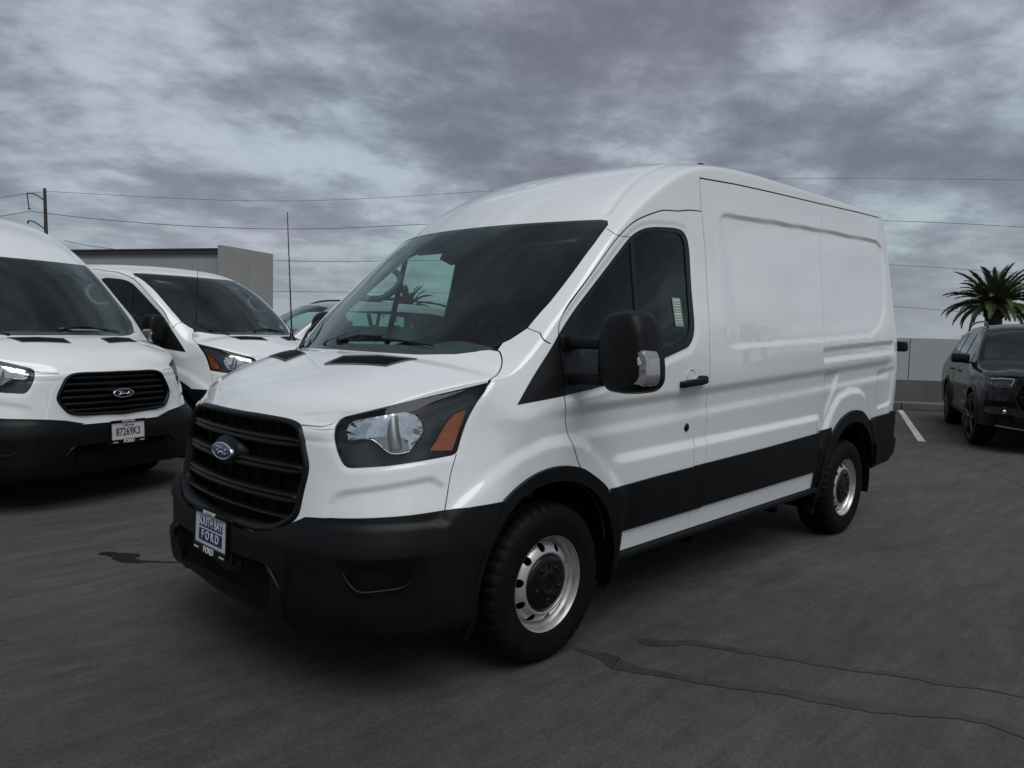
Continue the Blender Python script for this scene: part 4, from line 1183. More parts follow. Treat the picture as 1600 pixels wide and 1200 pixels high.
    sk.strip(spline(np.array([(.907, .470), (.876, .558), (.855, .588), (.831, .601)]), 12), .005, 'z', 'gap', P, zmin)
    sk.strip([(-.02, 1.0), (.02, 1.0)], .001, 'x', 'gap', P, lambda c, n: c[:, 0] > 5)
    sk.strip(xyp([(.482, .912, .957), (.515, .918, .883), (.556, .935, .747)]), .004, 'xy', 'gap', P, lambda c, n: (c[:, 0] > .3) & (c[:, 1] > .8))
    sk.strip([(.857, 1.460), (.916, 1.441), (.96, 1.395)], .004, 'x', 'gap', P, lambda c, n: (c[:, 0] > -.2) & (c[:, 0] < .2) & (c[:, 1] > .8))
    sk.strip([(.845, 1.952), (.885, 1.93), (.93, 1.90)], .003, 'x', 'gap', P, lambda c, n: (c[:, 0] > -.7) & (c[:, 0] < -.4) & (c[:, 1] > .75))
    sk.cut([(.95, .758), (.945, .20), (.0, .20), (.0, .758)], 'x', 'body', only=('_',))
    M = MATS
    # --- painted parts
    link('body', skin_mesh('body', sk.part('body', depth=.012), M[paint]), root)
    link('hood', skin_mesh('hood', sk.part('hood', depth=.012), M[paint]), root)
    for pc in islands(sk.part('gap', off=-.006)): link('shut_line', skin_mesh('shut_line', pc, M['gap_black']), root)
    link('scuttle_panel', skin_mesh('scuttle_panel', sk.part('scuttle', off=-.012), M['black_plastic']), root)
    link('windscreen', skin_mesh('windscreen', sk.part('windscreen', off=-.003), M['windscreen']), root)
    # dark printed border of the windscreen
    for sy in (1, -1):
        mir = 'half' if sy > 0 else 'neg'
        d = link('front_door', skin_mesh('front_door', sk.part('door', mirror=mir, depth=.012), M[paint]), root)
        link('window_seal', skin_mesh('window_seal', sk.part(('win', 'divider'), mirror=mir, off=.001, depth=.015), M['window_seal']), d)
        link('window_pane', skin_mesh('window_pane', sk.part('glass', mirror=mir, off=-.004), M['side_glass']), d)
        if sy > 0 and sticker:
            sx, sz = -.955, 1.565; y0, y1 = sk_side(sk, sx, sz - .075), sk_side(sk, sx, sz + .075)
            th = math.atan2(y0 - y1, .15); R = Matrix.Rotation(th, 3, 'X')
            q = MB(); q.box((sx, (y0 + y1) / 2 - .0015, sz), (.078, .001, .150), R); st = q.build('window_sticker', M['sticker_green'], d)
            q = MB()
            for k in range(9):
                w_ = .058 if k not in (4,) else .03
                c_ = R @ Vector((0, .0009, .062 - k * .0145)); q.box(Vector((sx, (y0 + y1) / 2 - .0015, sz)) + c_, (w_, .0006, .0045 if k not in (0, 5) else .008), R)
            q.build('sticker_print', M['paper'], st)
        h = MB(); yy = sk_side(sk, -1.04, 1.2) * sy
        rbox(h, (-1.045, yy + .026 * sy, 1.203), (.235, .030, .036), .4, Matrix.Rotation(.06, 3, 'Y')); rbox(h, (-1.135, yy + .015 * sy, 1.214), (.06, .045, .044), .5); rbox(h, (-.955, yy + .012 * sy, 1.193), (.045, .04, .034), .5)
        h.build('door_handle', M['black_plastic'], d)
        c = MB(); c.lathe([(.001, -.006), (.030, -.004), (.040, .0015)], n=20, c=(-1.04, 0, 1.232)); me = c.mesh('handle_recess', M[paint]); o = link('handle_recess', me, d); o.location = (0, yy + .003 * sy, 0); o.scale = (1, sy, 1)
        yk = sk_side(sk, -1.043, .963) * sy
        k = MB(); k.lathe([(.001, .006), (.014, .007), (.020, .004), (.023, 0)], n=20, c=(-1.043, 0, .963)); o = link('door_lock', k.mesh('door_lock', M['gloss_black']), d); o.location = (0, yk, 0); o.scale = (1, sy, 1)
        mo = link('side_moulding', skin_mesh('side_moulding', sk.part('mould0', mirror=mir, off=.012, depth=.016), M['black_plastic']), d)
        for t in ('mould1', 'mould2', 'mould3'):
            link('side_moulding', skin_mesh('side_moulding', sk.part(t, mirror=mir, off=.0115, depth=.016), M['black_plastic']), root)
        for t in ('arch_f', 'arch_r'):
            link('wheel_arch', skin_mesh('wheel_arch', sk.part(t, mirror=mir, off=.018, depth=.045), M['black_plastic']), root)
        # sill step under the doors
        s = MB(); s.prism([(.985, .352), (1.000, .358), (1.000, .378), (.975, .400), (.93, .41), (.93, .35)], -.47, -2.80, axis='x')
        for v in range(len(s.V)): s.V[v] = (s.V[v][0], s.V[v][1] * sy, s.V[v][2] + (-s.V[v][0] - .47) * .012)
        if sy < 0: s.F = [f[::-1] for f in s.F]
        s.build('side_step', M['black_plastic'], root)
        for bx, bz in ((-1.2, .335), (-2.2, .35)): MB().box((bx, .93 * sy, bz), (.03, .10, .05)).build('step_bracket', M['gap_black'], root)
        headlight(root, sk, sy, face)
        side_mirror(root, sk, sy, mirror_dy[0] if sy > 0 else mirror_dy[1], fold if sy > 0 else 0)
        # wheel wells
        for (cx, r, cz) in ((0, .46, .36), (-3.3, .49, .37)):
            w = MB(); w.lathe([(r, .99 * sy), (r, .58 * sy), (.01, .58 * sy)], n=28, axis='y', c=(cx, 0, cz), a0=-.25, a1=math.pi + .25); w.build('wheel_well', M['gap_black'], root)
        # bonnet vents
        vt = link('hood_vent', skin_mesh('hood_vent', sk.part('vent', mirror=mir, off=-.012, depth=-.0), M['gap_black']), root)
        V_, N_, F_, rim_ = sk.part('vent', mirror=mir, off=.0035, depth=.018)
        link('vent_frame', skin_mesh('vent_frame', (V_, N_, [], rim_), M['black_plastic']), vt)
        q = VENT
        def on(a, b, h):
            p = (1 - a) * ((1 - b) * np.array(q[0]) + b * np.array(q[3])) + a * ((1 - b) * np.array(q[1]) + b * np.array(q[2]))
            return Vector((p[0], p[1] * sy, sk_top(sk, p[0], p[1]) + h))
        m_ = MB(); m_.tube([on(*c, .002) for c in [(t, 0) for t in (0, .5, 1)] + [(1, t) for t in (.5, 1)] + [(t, 1) for t in (.5, 0)] + [(0, .5), (0, 0)]], .005, n=5); m_.build('vent_rim', M['trim_grey'], vt)
        for k in range(1, 6):
            m_ = MB(); m_.tube([on(t, k / 6, -.002) for t in (0, .25, .5, .75, 1)], .0045, n=4); m_.build('vent_slat', M['black_plastic'], vt)
        for k in range(1, 8):
            m_ = MB(); m_.tube([on(k / 8, t, -.004) for t in (0, .5, 1)], .003, n=4); m_.build('vent_rib', M['black_plastic'], vt)
    # --- front bumper
    V_, N_, F_, rim_ = sk.part('bumper', mirror='both')
    def boff(P):
        a = np.abs(P[:, 1]); z = P[:, 2]; x = P[:, 0]
        o = .012 + .014 * sstep(.690 - z, -.02, .05) - .012 * sstep(.60 - z, -.01, .02) * (a > .52)
        A = (-x + a) * .7071
        # central lower intake
        sd = sdf_poly(np.stack([a, z], 1), rounded([(-.5, .50), (.400, .505), (.425, .47), (.415, .335), (-.5, .325)], .02, 3)); o -= .060 * (1 - sstep(sd, -.012, .006)) * (x > .8)
        # fog lamp pocket
        sd = sdf_poly(np.stack([A, z], 1), rounded(xyp([(.912, .727, .58), (.662, .934, .595), (.636, .945, .54), (.662, .937, .475), (.71, .91, .437), (.849, .818, .431), (.875, .79, .46)]), .02, 3)); o -= .035 * (1 - sstep(sd, -.02, .008)) * (a > .5)
        sd = sdf_poly(np.stack([A, z], 1), rounded(xyp([(.89, .765, .545), (.70, .92, .558), (.70, .925, .505), (.728, .911, .478), (.85, .815, .468)]), .015, 3)); o -= .025 * (1 - sstep(sd, -.006, .004)) * (a > .5)
        o += .018 * sstep(.435 - z, -.010, .014) * sstep(a, .44, .52) - .03 * sstep(.34 - z, 0, .07)
        return o
    link('front_bumper', skin_mesh('front_bumper', sk.part('bumper', offfn=boff, depth=.04), M['black_plastic']), root)
    for sy in (1, -1):
        P = spline(np.array([(.895, .752, .530), (.880, .785, .486), (.862, .815, .468), (.80, .862, .470), (.735, .905, .480), (.705, .922, .505), (.700, .926, .545)]), 24)
        MB().tube([(p[0] + .006, (p[1] + .010) * sy, p[2]) for p in P], .006, n=6).build('fog_bezel', M['black_plastic'], root)
        P = spline(np.array([(1.018, .425, .500), (1.022, .455, .485), (1.012, .49, .44), (.985, .54, .36), (.965, .56, .30)]), 16)
        MB().tube([(p[0] + .004, p[1] * sy, p[2]) for p in P], .010, n=6).build('bumper_highlight', M['black_plastic'], root)  # tube added to catch a highlight along the chamfer beside the intake
    link('rear_bumper', skin_mesh('rear_bumper', sk.part('bumper_r', offfn=lambda P: .022 + .02 * sstep(.66 - P[:, 2], -.01, .02) - .03 * sstep(.50 - P[:, 2], 0, .15), depth=.03), M['black_plastic']), root)
    m_ = MB(); m_.prism([(.88, .335), (1.0, .335), (.99, .50), (.88, .50)], -.40, .40, axis='y'); 
    for k in range(3): m_.box((.992, 0, .375 + k * .05), (.012, .78, .008))
    for k in range(-2, 3): m_.box((.993, k * .16, .415), (.008, .008, .15))
    m_.build('lower_intake', M['gap_black'], root)
    grille(root, sk, face)
    # --- plate on its bracket
    if pl:
        pz = .553 if face == 'new' else .575
        m_ = MB(); m_.box((1.035, 0, pz - .01), (.03, .33, .19), Matrix.Rotation(-.03, 3, 'Y'), bev=.006); m_.build('plate_bracket', M['black_plastic'], root)
        plate(root, (1.060, 0, pz + .012), pl, tilt=-.03)
    # --- rear: lamps, handle
    if tail:
        for sy in (1, -1):
            m_ = MB(); m_.box((-4.235, .925 * sy, 1.13), (.06, .07, .42), bev=.02); m_.build('tail_lamp', M['red_lens'], root)
            m_ = MB(); rbox(m_, (-4.30, 1.005 * sy, 1.40), (.09, .10, .085), .4); m_.build('door_stop', M['black_plastic'], root)
            m_ = MB()
            for z in (1.85, 1.05): rbox(m_, (-4.215, .925 * sy, z), (.03, .03, .05), .5)
            m_.build('rear_hinge', M[paint], root)
    # --- underside
    ub = MB(); ub.box((-1.65, 0, .36), (5.0, 1.55, .06)); ub.box((.45, 0, .33), (.9, 1.3, .10)); 
    ub.tube([(0, -.8, .33), (0, .8, .33)], .04, n=8); ub.tube([(-3.3, -.8, .35), (-3.3, .8, .35)], .05, n=8)
    ub.box((-3.3, 0, .35), (.28, .24, .22), bev=.05); ub.box((-.4, 0, .30), (.8, .5, .12))
    ub.build('underbody', M['gap_black'], root)
    if wheels:
        for x in (0, -3.3):
            for sy in (1, -1): wheel(root, x, .985 * sy, sy)
    # --- inside
    if interior:
        C2, _ = van_columns(roof); V2, F2 = body_grid(C2, van_centre(roof), 4, .05)
        s2 = Skin(V2, F2); s2.cut(HOLE_F, 'y', 'void', where=up); s2.cut(HOLE_R, 'y', 'void', where=up)
        s2.cut(G, 'x', 'void', where=isx)
        s2.cut(WS, 'x', 'void', where=lambda c, n: (c[:, 0] > -.75) & (c[:, 0] < .6) & (c[:, 2] > 1.2) & (c[:, 2] < 2.1))
        s2.cut([(q[0], q[1]) for q in WIN_GLASS], 'y', 'void', where=sd)
        s2.retag(lambda c: c[2] < .46, 'void')
        s2.cut([(.7, 1.12), (1.3, 1.12), (1.3, .2), (.7, .2)], 'y', 'void', where=lambda c, n: c[:, 1] > -1)
        s2.cut([(.2, 1.25), (1.3, 1.25), (1.3, .2), (.2, .2)], 'y', 'void', where=lambda c, n: c[:, 1] > -1)
        link('cabin_lining', skin_mesh('cabin_lining', s2.part('body', off=-.035), M['headliner']), root)
        b = MB(); b.box((-1.42, 0, 1.3 - (.10 if roof == 'low' else 0)), (.02, 1.70, 1.75 - (.20 if roof == 'low' else 0))); b.build('bulkhead', M['trim_grey'], root)
        d = MB(); V3 = []
        prof = [(.34, 1.28), (.20, 1.325), (.05, 1.36), (-.06, 1.345), (-.10, 1.29), (-.10, 1.10), (.0, .95), (.1, .6)]
        ys = np.linspace(-.84, .84, 23)
        for y in ys:
            for (x, z) in prof:
                e_ = (abs(y) / .84) ** 4; V3.append((x - (.24 if x > .1 else .10) * e_, y, z - .03 * e_ + (.035 * math.exp(-((y - .42) / .18) ** 2) if x < .1 and z > 1.2 else 0)))
        n_ = len(prof)
        d.add(V3, [(i * n_ + k, (i + 1) * n_ + k, (i + 1) * n_ + k + 1, i * n_ + k + 1) for i in range(22) for k in range(n_ - 1)], True)
        dd = d.build('dashboard', M['trim_grey'], root)
        q = MB(); q.box((-.115, 0, 1.22), (.03, .30, .17), bev=.01); q.build('radio_panel', M['gloss_black'], dd)
        w = MB(); R = Matrix.Rotation(rad(-62), 3, 'Y'); cw = Vector((-.28, .42, 1.32))
        w.tube([cw + R @ Vector((.19 * math.cos(t), .19 * math.sin(t), 0)) for t in np.linspace(0, 2 * math.pi, 33)], .014, n=7, cap=False)
        for t in (0, 2.3, -2.3): w.tube([cw, cw + R @ Vector((.18 * math.cos(t), .18 * math.sin(t), 0))], .014, n=6)
        rbox(w, cw, (.12, .13, .05), .6, R); w.tube([cw, cw + R @ Vector((0, 0, .3))], .03, n=8)
        w.build('steering_wheel', M['gap_black'], root)
        seat(root, -.80, .42); seat(root, -.80, -.42)
        f = MB(); f.box((-.7, 0, .62), (1.5, 1.75, .05)); f.build('cabin_floor', M['gap_black'], root)
        for sy in (-1, 1):
            g = MB(); P = [(-.50, .84 * sy, 1.815), (-.508, .80 * sy, 1.79), (-.500, .77 * sy, 1.745), (-.44, .76 * sy, 1.68), (-.37, .77 * sy, 1.635), (-.30, .80 * sy, 1.625), (-.27, .84 * sy, 1.635)]
            g.tube(spline(np.array(P), 18), .020, n=8); g.build('grab_handle', M['trim_light'], root)
            g = MB(); g.box((-.62, .42 * sy, 1.93), (.20, .42, .015), Matrix.Rotation(.25, 3, 'Y'), bev=.006); g.build('sun_visor', M['trim_light'], root)
        # sensor housing behind the glass
        g = MB(); Vs = [(-.40, -.14, 2.0), (-.40, .30, 2.0), (-.30, .12, 1.90), (-.25, -.02, 1.82), (-.26, -.10, 1.83), (-.48, -.12, 1.95), (-.48, .22, 1.95), (-.38, .06, 1.84), (-.33, -.08, 1.80)]
        g.add([Vector(v) for v in Vs], [(0, 1, 2, 3, 4), (0, 5, 6, 1), (1, 6, 7, 2), (2, 7, 8, 3), (3, 8, 4), (4, 8, 5, 0)]); g.build('sensor_housing', M['gap_black'], root)
    if wipers:
        zt = lambda x, y: sk_top(sk, x, abs(y)) 
        wiper(root, (.372, -.10, zt(.372, .10) + .004), (.350, .215, zt(.350, .215) + .022), (.372, -.02, zt(.372, .02) + .012), (.292, .53, zt(.292, .53) + .014))
        wiper(root, (.345, -.50, zt(.345, .50) + .004), (.225, -.66, zt(.225, .66) + .022), (.345, -.52, zt(.345, .52) + .012), (.085, -.75, zt(.085, .75) + .018))
    if mast:
        mx, my, mz, ml = mast
        a = MB(); a.lathe([(.001, .055), (.008, .05), (.011, .02), (.022, .0), (.026, -.01)], n=14, axis='z', c=(mx, my, mz)); b_ = a.build('antenna_mast', M['gloss_black'], root)
        a = MB(); pts = []; nn = 90
        for k in range(nn): t = k / (nn - 1); pts.append((mx + .0006 * math.cos(k * 1.3) + .03 * t, my + .0006 * math.sin(k * 1.3) , mz + .05 + ml * t))
        a.tube(pts, [.0045 - .002 * k / nn for k in range(nn)], n=5); a.build('antenna_rod', M['gloss_black'], b_)
    if roof == 'mid' and cargo:
        a = MB(); rbox(a, (-2.0, .45, sk_top(sk, -2.0, .45) + .022), (.075, .04, .06), .7); a.build('roof_antenna', M['gloss_black'], root)
    return root, sk

# ------------------------------------------------------------------ sport utility vehicle
SUV_YP = [(.22, .90), (.40, .955), (.60, .975), (.80, .988), (.95, .980), (1.06, .955), (1.16, .905), (1.4, .815), (1.6, .73), (1.7, .69)]
def suv_columns():
    levels = [.90, .80, .68, .56, .44, .34, .24]
    front = {
        0: [(.885, 0, 1.03), (.93, 0), (.945, 0), (.95, 0), (.955, 0), (.96, 0), (.955, 0), (.90, 0)],
        1: [(.875, .25, 1.03), (.92, .25), (.935, .25), (.94, .25), (.945, .25), (.95, .25), (.945, .25), (.89, .25)],
        2: [(.845, .46, 1.025), (.885, .47), (.905, .475), (.91, .48), (.92, .48), (.925, .48), (.92, .48), (.87, .46)],
        3: [(.79, .62, 1.022), (.825, .64), (.85, .65), (.86, .66), (.875, .67), (.88, .67), (.875, .665), (.83, .64)],
        4: [(.71, .74, 1.025), (.745, .775), (.765, .79), (.775, .80), (.79, .81), (.795, .81), (.79, .80), (.75, .77)],
        5: [(.60, .81, 1.035), (.63, .86), (.645, .875), (.655, .885), (.66, .895), (.665, .895), (.66, .885), (.63, .85)],
        6: [(.44, .86, 1.05), (.455, .915), (.465, .935), (.47, .945), (.475, .95), (.475, .945), (.47, .935), (.46, .90)],
        7: [(.20, .885, 1.07), (.205, .945), (.21, .965), (.21, .975), (.21, .975), (.21, .965), (.21, .955), (.20, .92)],
        8: [(-.05, .895, 1.085), (-.05, .960), (-.05, .982), (-.05, .985), (-.05, .98), (-.05, .97), (-.05, .96), (-.05, .92)],
    }
    cols = []
    for k in range(9):
        r = front[k]; top = np.array(r[0]); row = [top]; nxt = np.array([r[1][0], r[1][1], .90])
        for t in (.2, .42, .64, .84):
            q = top + (nxt - top) * t; bul = .09 * t * (1 - t) ** 2; q[0] += bul * (1 if k < 4 else .5); q[1] += bul * (0 if k < 3 else .9); row.append(q)
        row.append(nxt)
        for (xy, z) in zip(r[2:], levels[1:-1]): row.append(np.array([xy[0], xy[1], z]))
        cols.append(row)
    sh = [(-.28, .89, 1.11), (-.48, .862, 1.175), (-.68, .825, 1.305), (-.93, .77, 1.475), (-1.18, .722, 1.60), (-1.5, .70, 1.665), (-2.0, .69, 1.695), (-2.6, .69, 1.692), (-3.1, .69, 1.668), (-3.5, .70, 1.622), (-3.72, .71, 1.585)]
    for (x, y, z) in sh:
        row = [np.array([x, y, z])]; ys = y / prof_table(SUV_YP, z)
        for t in (.2, .42, .64, .84, 1.0):
            zz = z + (.90 - z) * t; w = ys + (1 - ys) * min(1, t * 1.5); row.append(np.array([x, prof_table(SUV_YP, zz) * w, zz]))
        for zz in levels[1:-1]: row.append(np.array([x, prof_table(SUV_YP, zz), zz]))
        cols.append(row)
    last = [q.copy() for q in cols[-1]]
    lean = lambda z: -.34 * (1 - np.clip((z - 1.0) / .6, 0, 1))
    for q in cols[-1]: q[0] += lean(q[2]) * .75
    for (dx, fy, dy) in ((-.05, 1, -.02), (-.08, 1, -.07), (-.10, 1, -.15), (-.12, .6, -.1), (-.13, .3, 0), (-.135, 0, 0)):
        cols.append([np.array([-3.72 + dx + lean(q[2]), (q[1] + dy) * fy, q[2]]) for q in last])
    return np.array([[q for q in r] for r in cols])
SUV_CEN = [(.885, 1.03, 2.2), (.76, 1.075, 2.6), (.56, 1.108, 2.8), (.33, 1.135, 3), (.08, 1.155, 3), (-.22, 1.17, 2.6), (-.38, 1.215, 2.2), (-.58, 1.345, 2.2), (-.86, 1.525, 2.2), (-1.12, 1.665, 2.6), (-1.45, 1.735, 3), (-2.0, 1.765, 3.4), (-2.6, 1.76, 3.4), (-3.1, 1.745, 3.2), (-3.5, 1.705, 3), (-3.72, 1.655, 3)]
def suv_wheel(parent, x, y, side, steer=0.):
    if 'suv' not in WHEEL:
        t = MB(); t.lathe([(.262, .0), (.27, .008), (.30, .012), (.345, .008), (.368, -.008), (.376, -.03), (.376, -.20), (.365, -.225), (.27, -.23)], n=48)
        r = MB(); r.lathe([(.264, .002), (.266, .008), (.258, .008), (.248, -.012), (.24, -.06), (.24, -.20)], n=48)
        for k in range(5):
            for dd in (-.13, .13):
                a = 2 * math.pi * k / 5 + .3; p0 = Vector((.05 * math.cos(a + dd * 2), -.012, .05 * math.sin(a + dd * 2))); p1 = Vector((.25 * math.cos(a + dd), .0, .25 * math.sin(a + dd)))
                r.tube([p0, p0.lerp(p1, .5) + Vector((0, .004, 0)), p1], [.024, .018, .02], n=6)
        r.lathe([(.001, .002), (.045, .0), (.07, -.02), (.07, -.06)], n=20)
        WHEEL['suv'] = (t.mesh('tyre', MATS['rubber']), r.mesh('rim', MATS['grey_alloy']), MB().lathe([(.001, -.07), (.245, -.07)], n=24).mesh('brake_disc', MATS['gap_black']))
    w = empty('wheel', (x, y, .376), 0, parent); w.rotation_euler = (0, 0, (0 if side > 0 else math.pi) + steer)
    for nm, me in zip(('tyre', 'rim', 'brake_disc'), WHEEL['suv']): link(nm, me, w)
def build_suv(name, label, paint, group=None, step=.03, front=True, scale=1.0):
    root = empty(name, label=label, category='car')
    if group: root['group'] = group
    C = suv_columns(); V, F = body_grid(C, SUV_CEN, 4, step)
    N = vnormals(V, F); P = V[:, [0, 2]]; d = np.zeros(len(V)); side = (N[:, 1] > .4) & (V[:, 1] > .5)
    for cx in (0, -3.025):
        r = np.hypot(V[:, 0] - cx, V[:, 2] - .38); d += .018 * (1 - sstep(r, .43, .50)) * side
    d -= .018 * (sstep(.72 - V[:, 2], -.03, .05) - sstep(.46 - V[:, 2], -.03, .05)) * side * sstep(-V[:, 0], .5, .6) * (1 - sstep(-V[:, 0], 2.45, 2.6))
    d -= .02 * (1 - sstep(np.abs(V[:, 2] - .60), .02, .08)) * (N[:, 0] > .4) * (V[:, 1] > .5)
    d += .012 * (1 - sstep(np.abs(V[:, 1] - .52 - .1 * V[:, 0]), .02, .10)) * (N[:, 2] > .6) * (V[:, 0] > -.3)
    V = V + N * d[:, None]
    sk = Skin(V, F); sk.V0 = V; sk.F0 = list(sk.F); M = MATS
    up = lambda c, n: c[:, 1] > .55
    for cx in (0, -3.025):
        sk.cut([(cx + .43, .15)] + circle(cx, .385, .432, 26, -8, 188) + [(cx - .43, .15)], 'y', 'void', where=up)
        sk.cut([(cx + .48, .15)] + circle(cx, .385, .485, 26, -8, 188) + [(cx - .48, .15)], 'y', 'clad', where=up)
    sk.cut([(.5, .40), (-4.2, .42), (-4.2, .1), (.5, .1)], 'y', 'clad', where=up)
    fr = lambda c, n: c[:, 0] > .3
    sk.cut([(-.02, .955), (.44, .955), (.53, .90), (.60, .72), (.52, .55), (.40, .47), (-.02, .47)], 'x', 'grille', where=fr)
    sk.cut([(-.02, .43), (.60, .43), (.74, .50), (.80, .44), (.74, .22), (-.02, .22)], 'x', 'lower', where=fr)
    sk.cut([(.57, .985), (.60, .90), (.66, .862), (.86, .87), (.90, .94), (.86, 1.0), (.70, 1.0)], 'x', 'lamp', where=lambda c, n: (c[:, 0] > .22))
    sk.cut([(-.02, 1.21), (.40, 1.205), (.70, 1.185), (.79, 1.19), (.765, 1.30), (.705, 1.48), (.66, 1.585), (.60, 1.632), (.3, 1.665), (-.02, 1.672)], 'x', 'windscreen', where=lambda c, n: (c[:, 0] > -1.3) & (c[:, 0] < -.2))
    gl = rounded([(-.70, 1.115), (-.93, 1.30), (-1.22, 1.51), (-1.42, 1.585), (-2.2, 1.612), (-3.0, 1.595), (-3.40, 1.53), (-3.66, 1.26), (-3.62, 1.17), (-2.5, 1.12)], .04, 3)
    sd = lambda c, n: (c[:, 1] > .5) & (c[:, 0] < -.3)
    sk.cut(gl, 'y', 'glass', where=sd)
    for a, b in ((-1.86, -1.80), (-2.84, -2.78), (-.98, -.95)):
        sk.cut([(a, 1.0), (b, 1.0), (b + .03, 1.7), (a + .03, 1.7)], 'y', 'pillar', only=('glass',), where=sd)
    for ln in ([(-.52, .42), (-.50, .8), (-.56, 1.10), (-.66, 1.13)], [(-1.83, 1.12), (-1.83, .60), (-1.80, .42)], [(-2.80, 1.14), (-2.75, .85), (-2.55, .60), (-2.52, .42)]): sk.strip(ln, .009, 'y', 'gap', ('body', 'clad'), where=up)
    sk.strip([(.0, 1.018), (.46, 1.012), (.62, 1.008), (.74, 1.012)], .010, 'x', 'gap', ('body',), where=fr)
    link('body', skin_mesh('body', sk.part('body', depth=.015), M[paint]), root)
    link('lower_cladding', skin_mesh('lower_cladding', sk.part('clad', off=.004, depth=.03), M['black_plastic']), root)
    for pc in islands(sk.part('gap', off=-.006)): link('shut_line', skin_mesh('shut_line', pc, M['gap_black']), root)
    link('windscreen', skin_mesh('windscreen', sk.part('windscreen', off=-.004), M['windscreen']), root)
    g = link('grille', skin_mesh('grille', sk.part('grille', off=-.03, off_dir=(1, 0, 0)), M['gap_black']), root)
    v = MB()
    for r_ in range(8):
        for c_ in range(-6, 7):
            y = (c_ + .5 * (r_ % 2)) * .085; z = .50 + r_ * .058
            lim = np.interp(z, [.47, .55, .72, .90, .955], [.40, .50, .57, .50, .42])
            if abs(y) < lim - .03:
                x = sk_ray(sk, abs(y), z) - .012; w = .036
                v.tube([(x, y - w, z), (x, y, z + .022), (x, y + w, z), (x, y, z - .022), (x, y - w, z)], .0055, n=4)
    v.build('grille_mesh', M['gloss_black'], g)['kind'] = 'stuff'
    P_ = [(.955, 0), (.955, .44), (.90, .53), (.72, .60), (.55, .52), (.47, .40), (.47, 0)]
    pts = [Vector((sk_ray(sk, abs(y), z) + .002, y, z)) for z, y in P_] + [Vector((sk_ray(sk, abs(y), z) + .002, -y, z)) for z, y in P_[::-1]]
    MB().tube(pts, .012, n=6).build('grille_frame', M['gloss_black'], g)
    link('lower_intake', skin_mesh('lower_intake', sk.part('lower', off=-.02, off_dir=(1, 0, 0)), M['black_plastic']), root)
    MB().tube([(sk_ray(sk, abs(y), .33) + .01, y, .30 + .10 * abs(y) ** 2) for y in np.linspace(-.8, .8, 15)], .014, n=6).build('skid_strip', M['dark_metal'], root)
    for sy in (1, -1):
        mir = 'half' if sy > 0 else 'neg'
        h = link('headlight', skin_mesh('headlight', sk.part('lamp', mirror=mir, off=-.03, off_dir=(.8, .6, 0)), M['lamp_grey']), root)
        link('lens', skin_mesh('lens', sk.part('lamp', mirror=mir), M['lamp_lens']), h)
        m = MB()
        for k in range(4):
            y = .66 + .055 * k; x = sk_ray(sk, y, .93) - .018; rbox(m, (x, y * sy, .905), (.02, .042, .028), .4)
        m.build('projector', M['satin_grey'], h)
        m = MB(); m.tube([(sk_ray(sk, .60, .975) - .008, .60 * sy, .975), (sk_ray(sk, .74, .975) - .008, .74 * sy, .978), (sk_ray(sk, .84, .96) - .012, .84 * sy, .962)], .016, n=6); m.tube([(sk_ray(sk, .605, .97) - .008, .602 * sy, .97), (sk_ray(sk, .64, .89) - .008, .64 * sy, .885)], .013, n=6)
        m.build('daytime_lamp', M['signal_lens'], h)
        m = MB(); x = sk_ray(sk, .70, .54); m.box((x - .005, .70 * sy, .545), (.03, .045, .05), bev=.01); m.build('fog_lamp', M['signal_lens'], root)
        link('window_pane', skin_mesh('window_pane', sk.part('glass', mirror=mir, off=-.004), M['side_glass']), root)
        link('window_pillar', skin_mesh('window_pillar', sk.part('pillar', mirror=mir, off=.002, depth=.02), M['gloss_black']), root)
        m = MB(); rbox(m, (-.78, 1.06 * sy, 1.215), (.13, .25, .15), .42); rbox(m, (-.76, .93 * sy, 1.15), (.07, .16, .035), .5); mm = m.build('side_mirror', M['gloss_black'], root)
        m = MB(); z0 = 1.71
        m.tube(spline(np.array([(-1.42, .64 * sy, 1.70), (-1.60, .635 * sy, 1.765), (-2.2, .63 * sy, 1.80), (-2.9, .63 * sy, 1.79), (-3.35, .64 * sy, 1.735), (-3.5, .645 * sy, 1.66)]), 24), .017, n=6); m.build('roof_rail', M['gloss_black'], root)
        for x in (-1.60, -2.62):
            m = MB(); y = sk_side(sk, x, 1.0); rbox(m, (x, (y + .02) * sy, 1.0), (.20, .03, .032), .4); m.build('door_handle', M[paint], root)
        for cx in (0, -3.025):
            w = MB(); w.lathe([(.43, .96 * sy), (.43, .6 * sy), (.01, .6 * sy)], n=24, c=(cx, 0, .385), a0=-.2, a1=math.pi + .2); w.build('wheel_well', M['gap_black'], root)
            suv_wheel(root, cx, .975 * sy, sy, .12 if cx == 0 else 0)
        seat_ = MB(); rbox(seat_, (-1.55, .38 * sy, .95), (.14, .46, .65), .5, Matrix.Rotation(-.2, 3, 'Y')); rbox(seat_, (-1.62, .38 * sy, 1.36), (.09, .26, .16), .6); seat_.build('front_seat', M['fabric_dark'], root)
        seat_ = MB(); rbox(seat_, (-2.45, .38 * sy, .95), (.14, .52, .60), .5, Matrix.Rotation(-.2, 3, 'Y')); rbox(seat_, (-2.52, .38 * sy, 1.32), (.09, .24, .14), .6); seat_.build('rear_seat', M['fabric_dark'], root)
    m = MB(); m.box((-.55, 0, 1.03), (.5, 1.5, .16), bev=.04); m.build('dashboard', M['fabric_dark'], root)
    m = MB(); m.box((-1.6, 0, .42), (4.3, 1.6, .10)); m.box((-2.4, 0, .62), (2.8, 1.7, .02)); m.box((.2, 0, .62), (.9, 1.3, .2)); m.build('underbody', M['gap_black'], root)
    if scale != 1.0: root.scale = (scale,) * 3
    return root
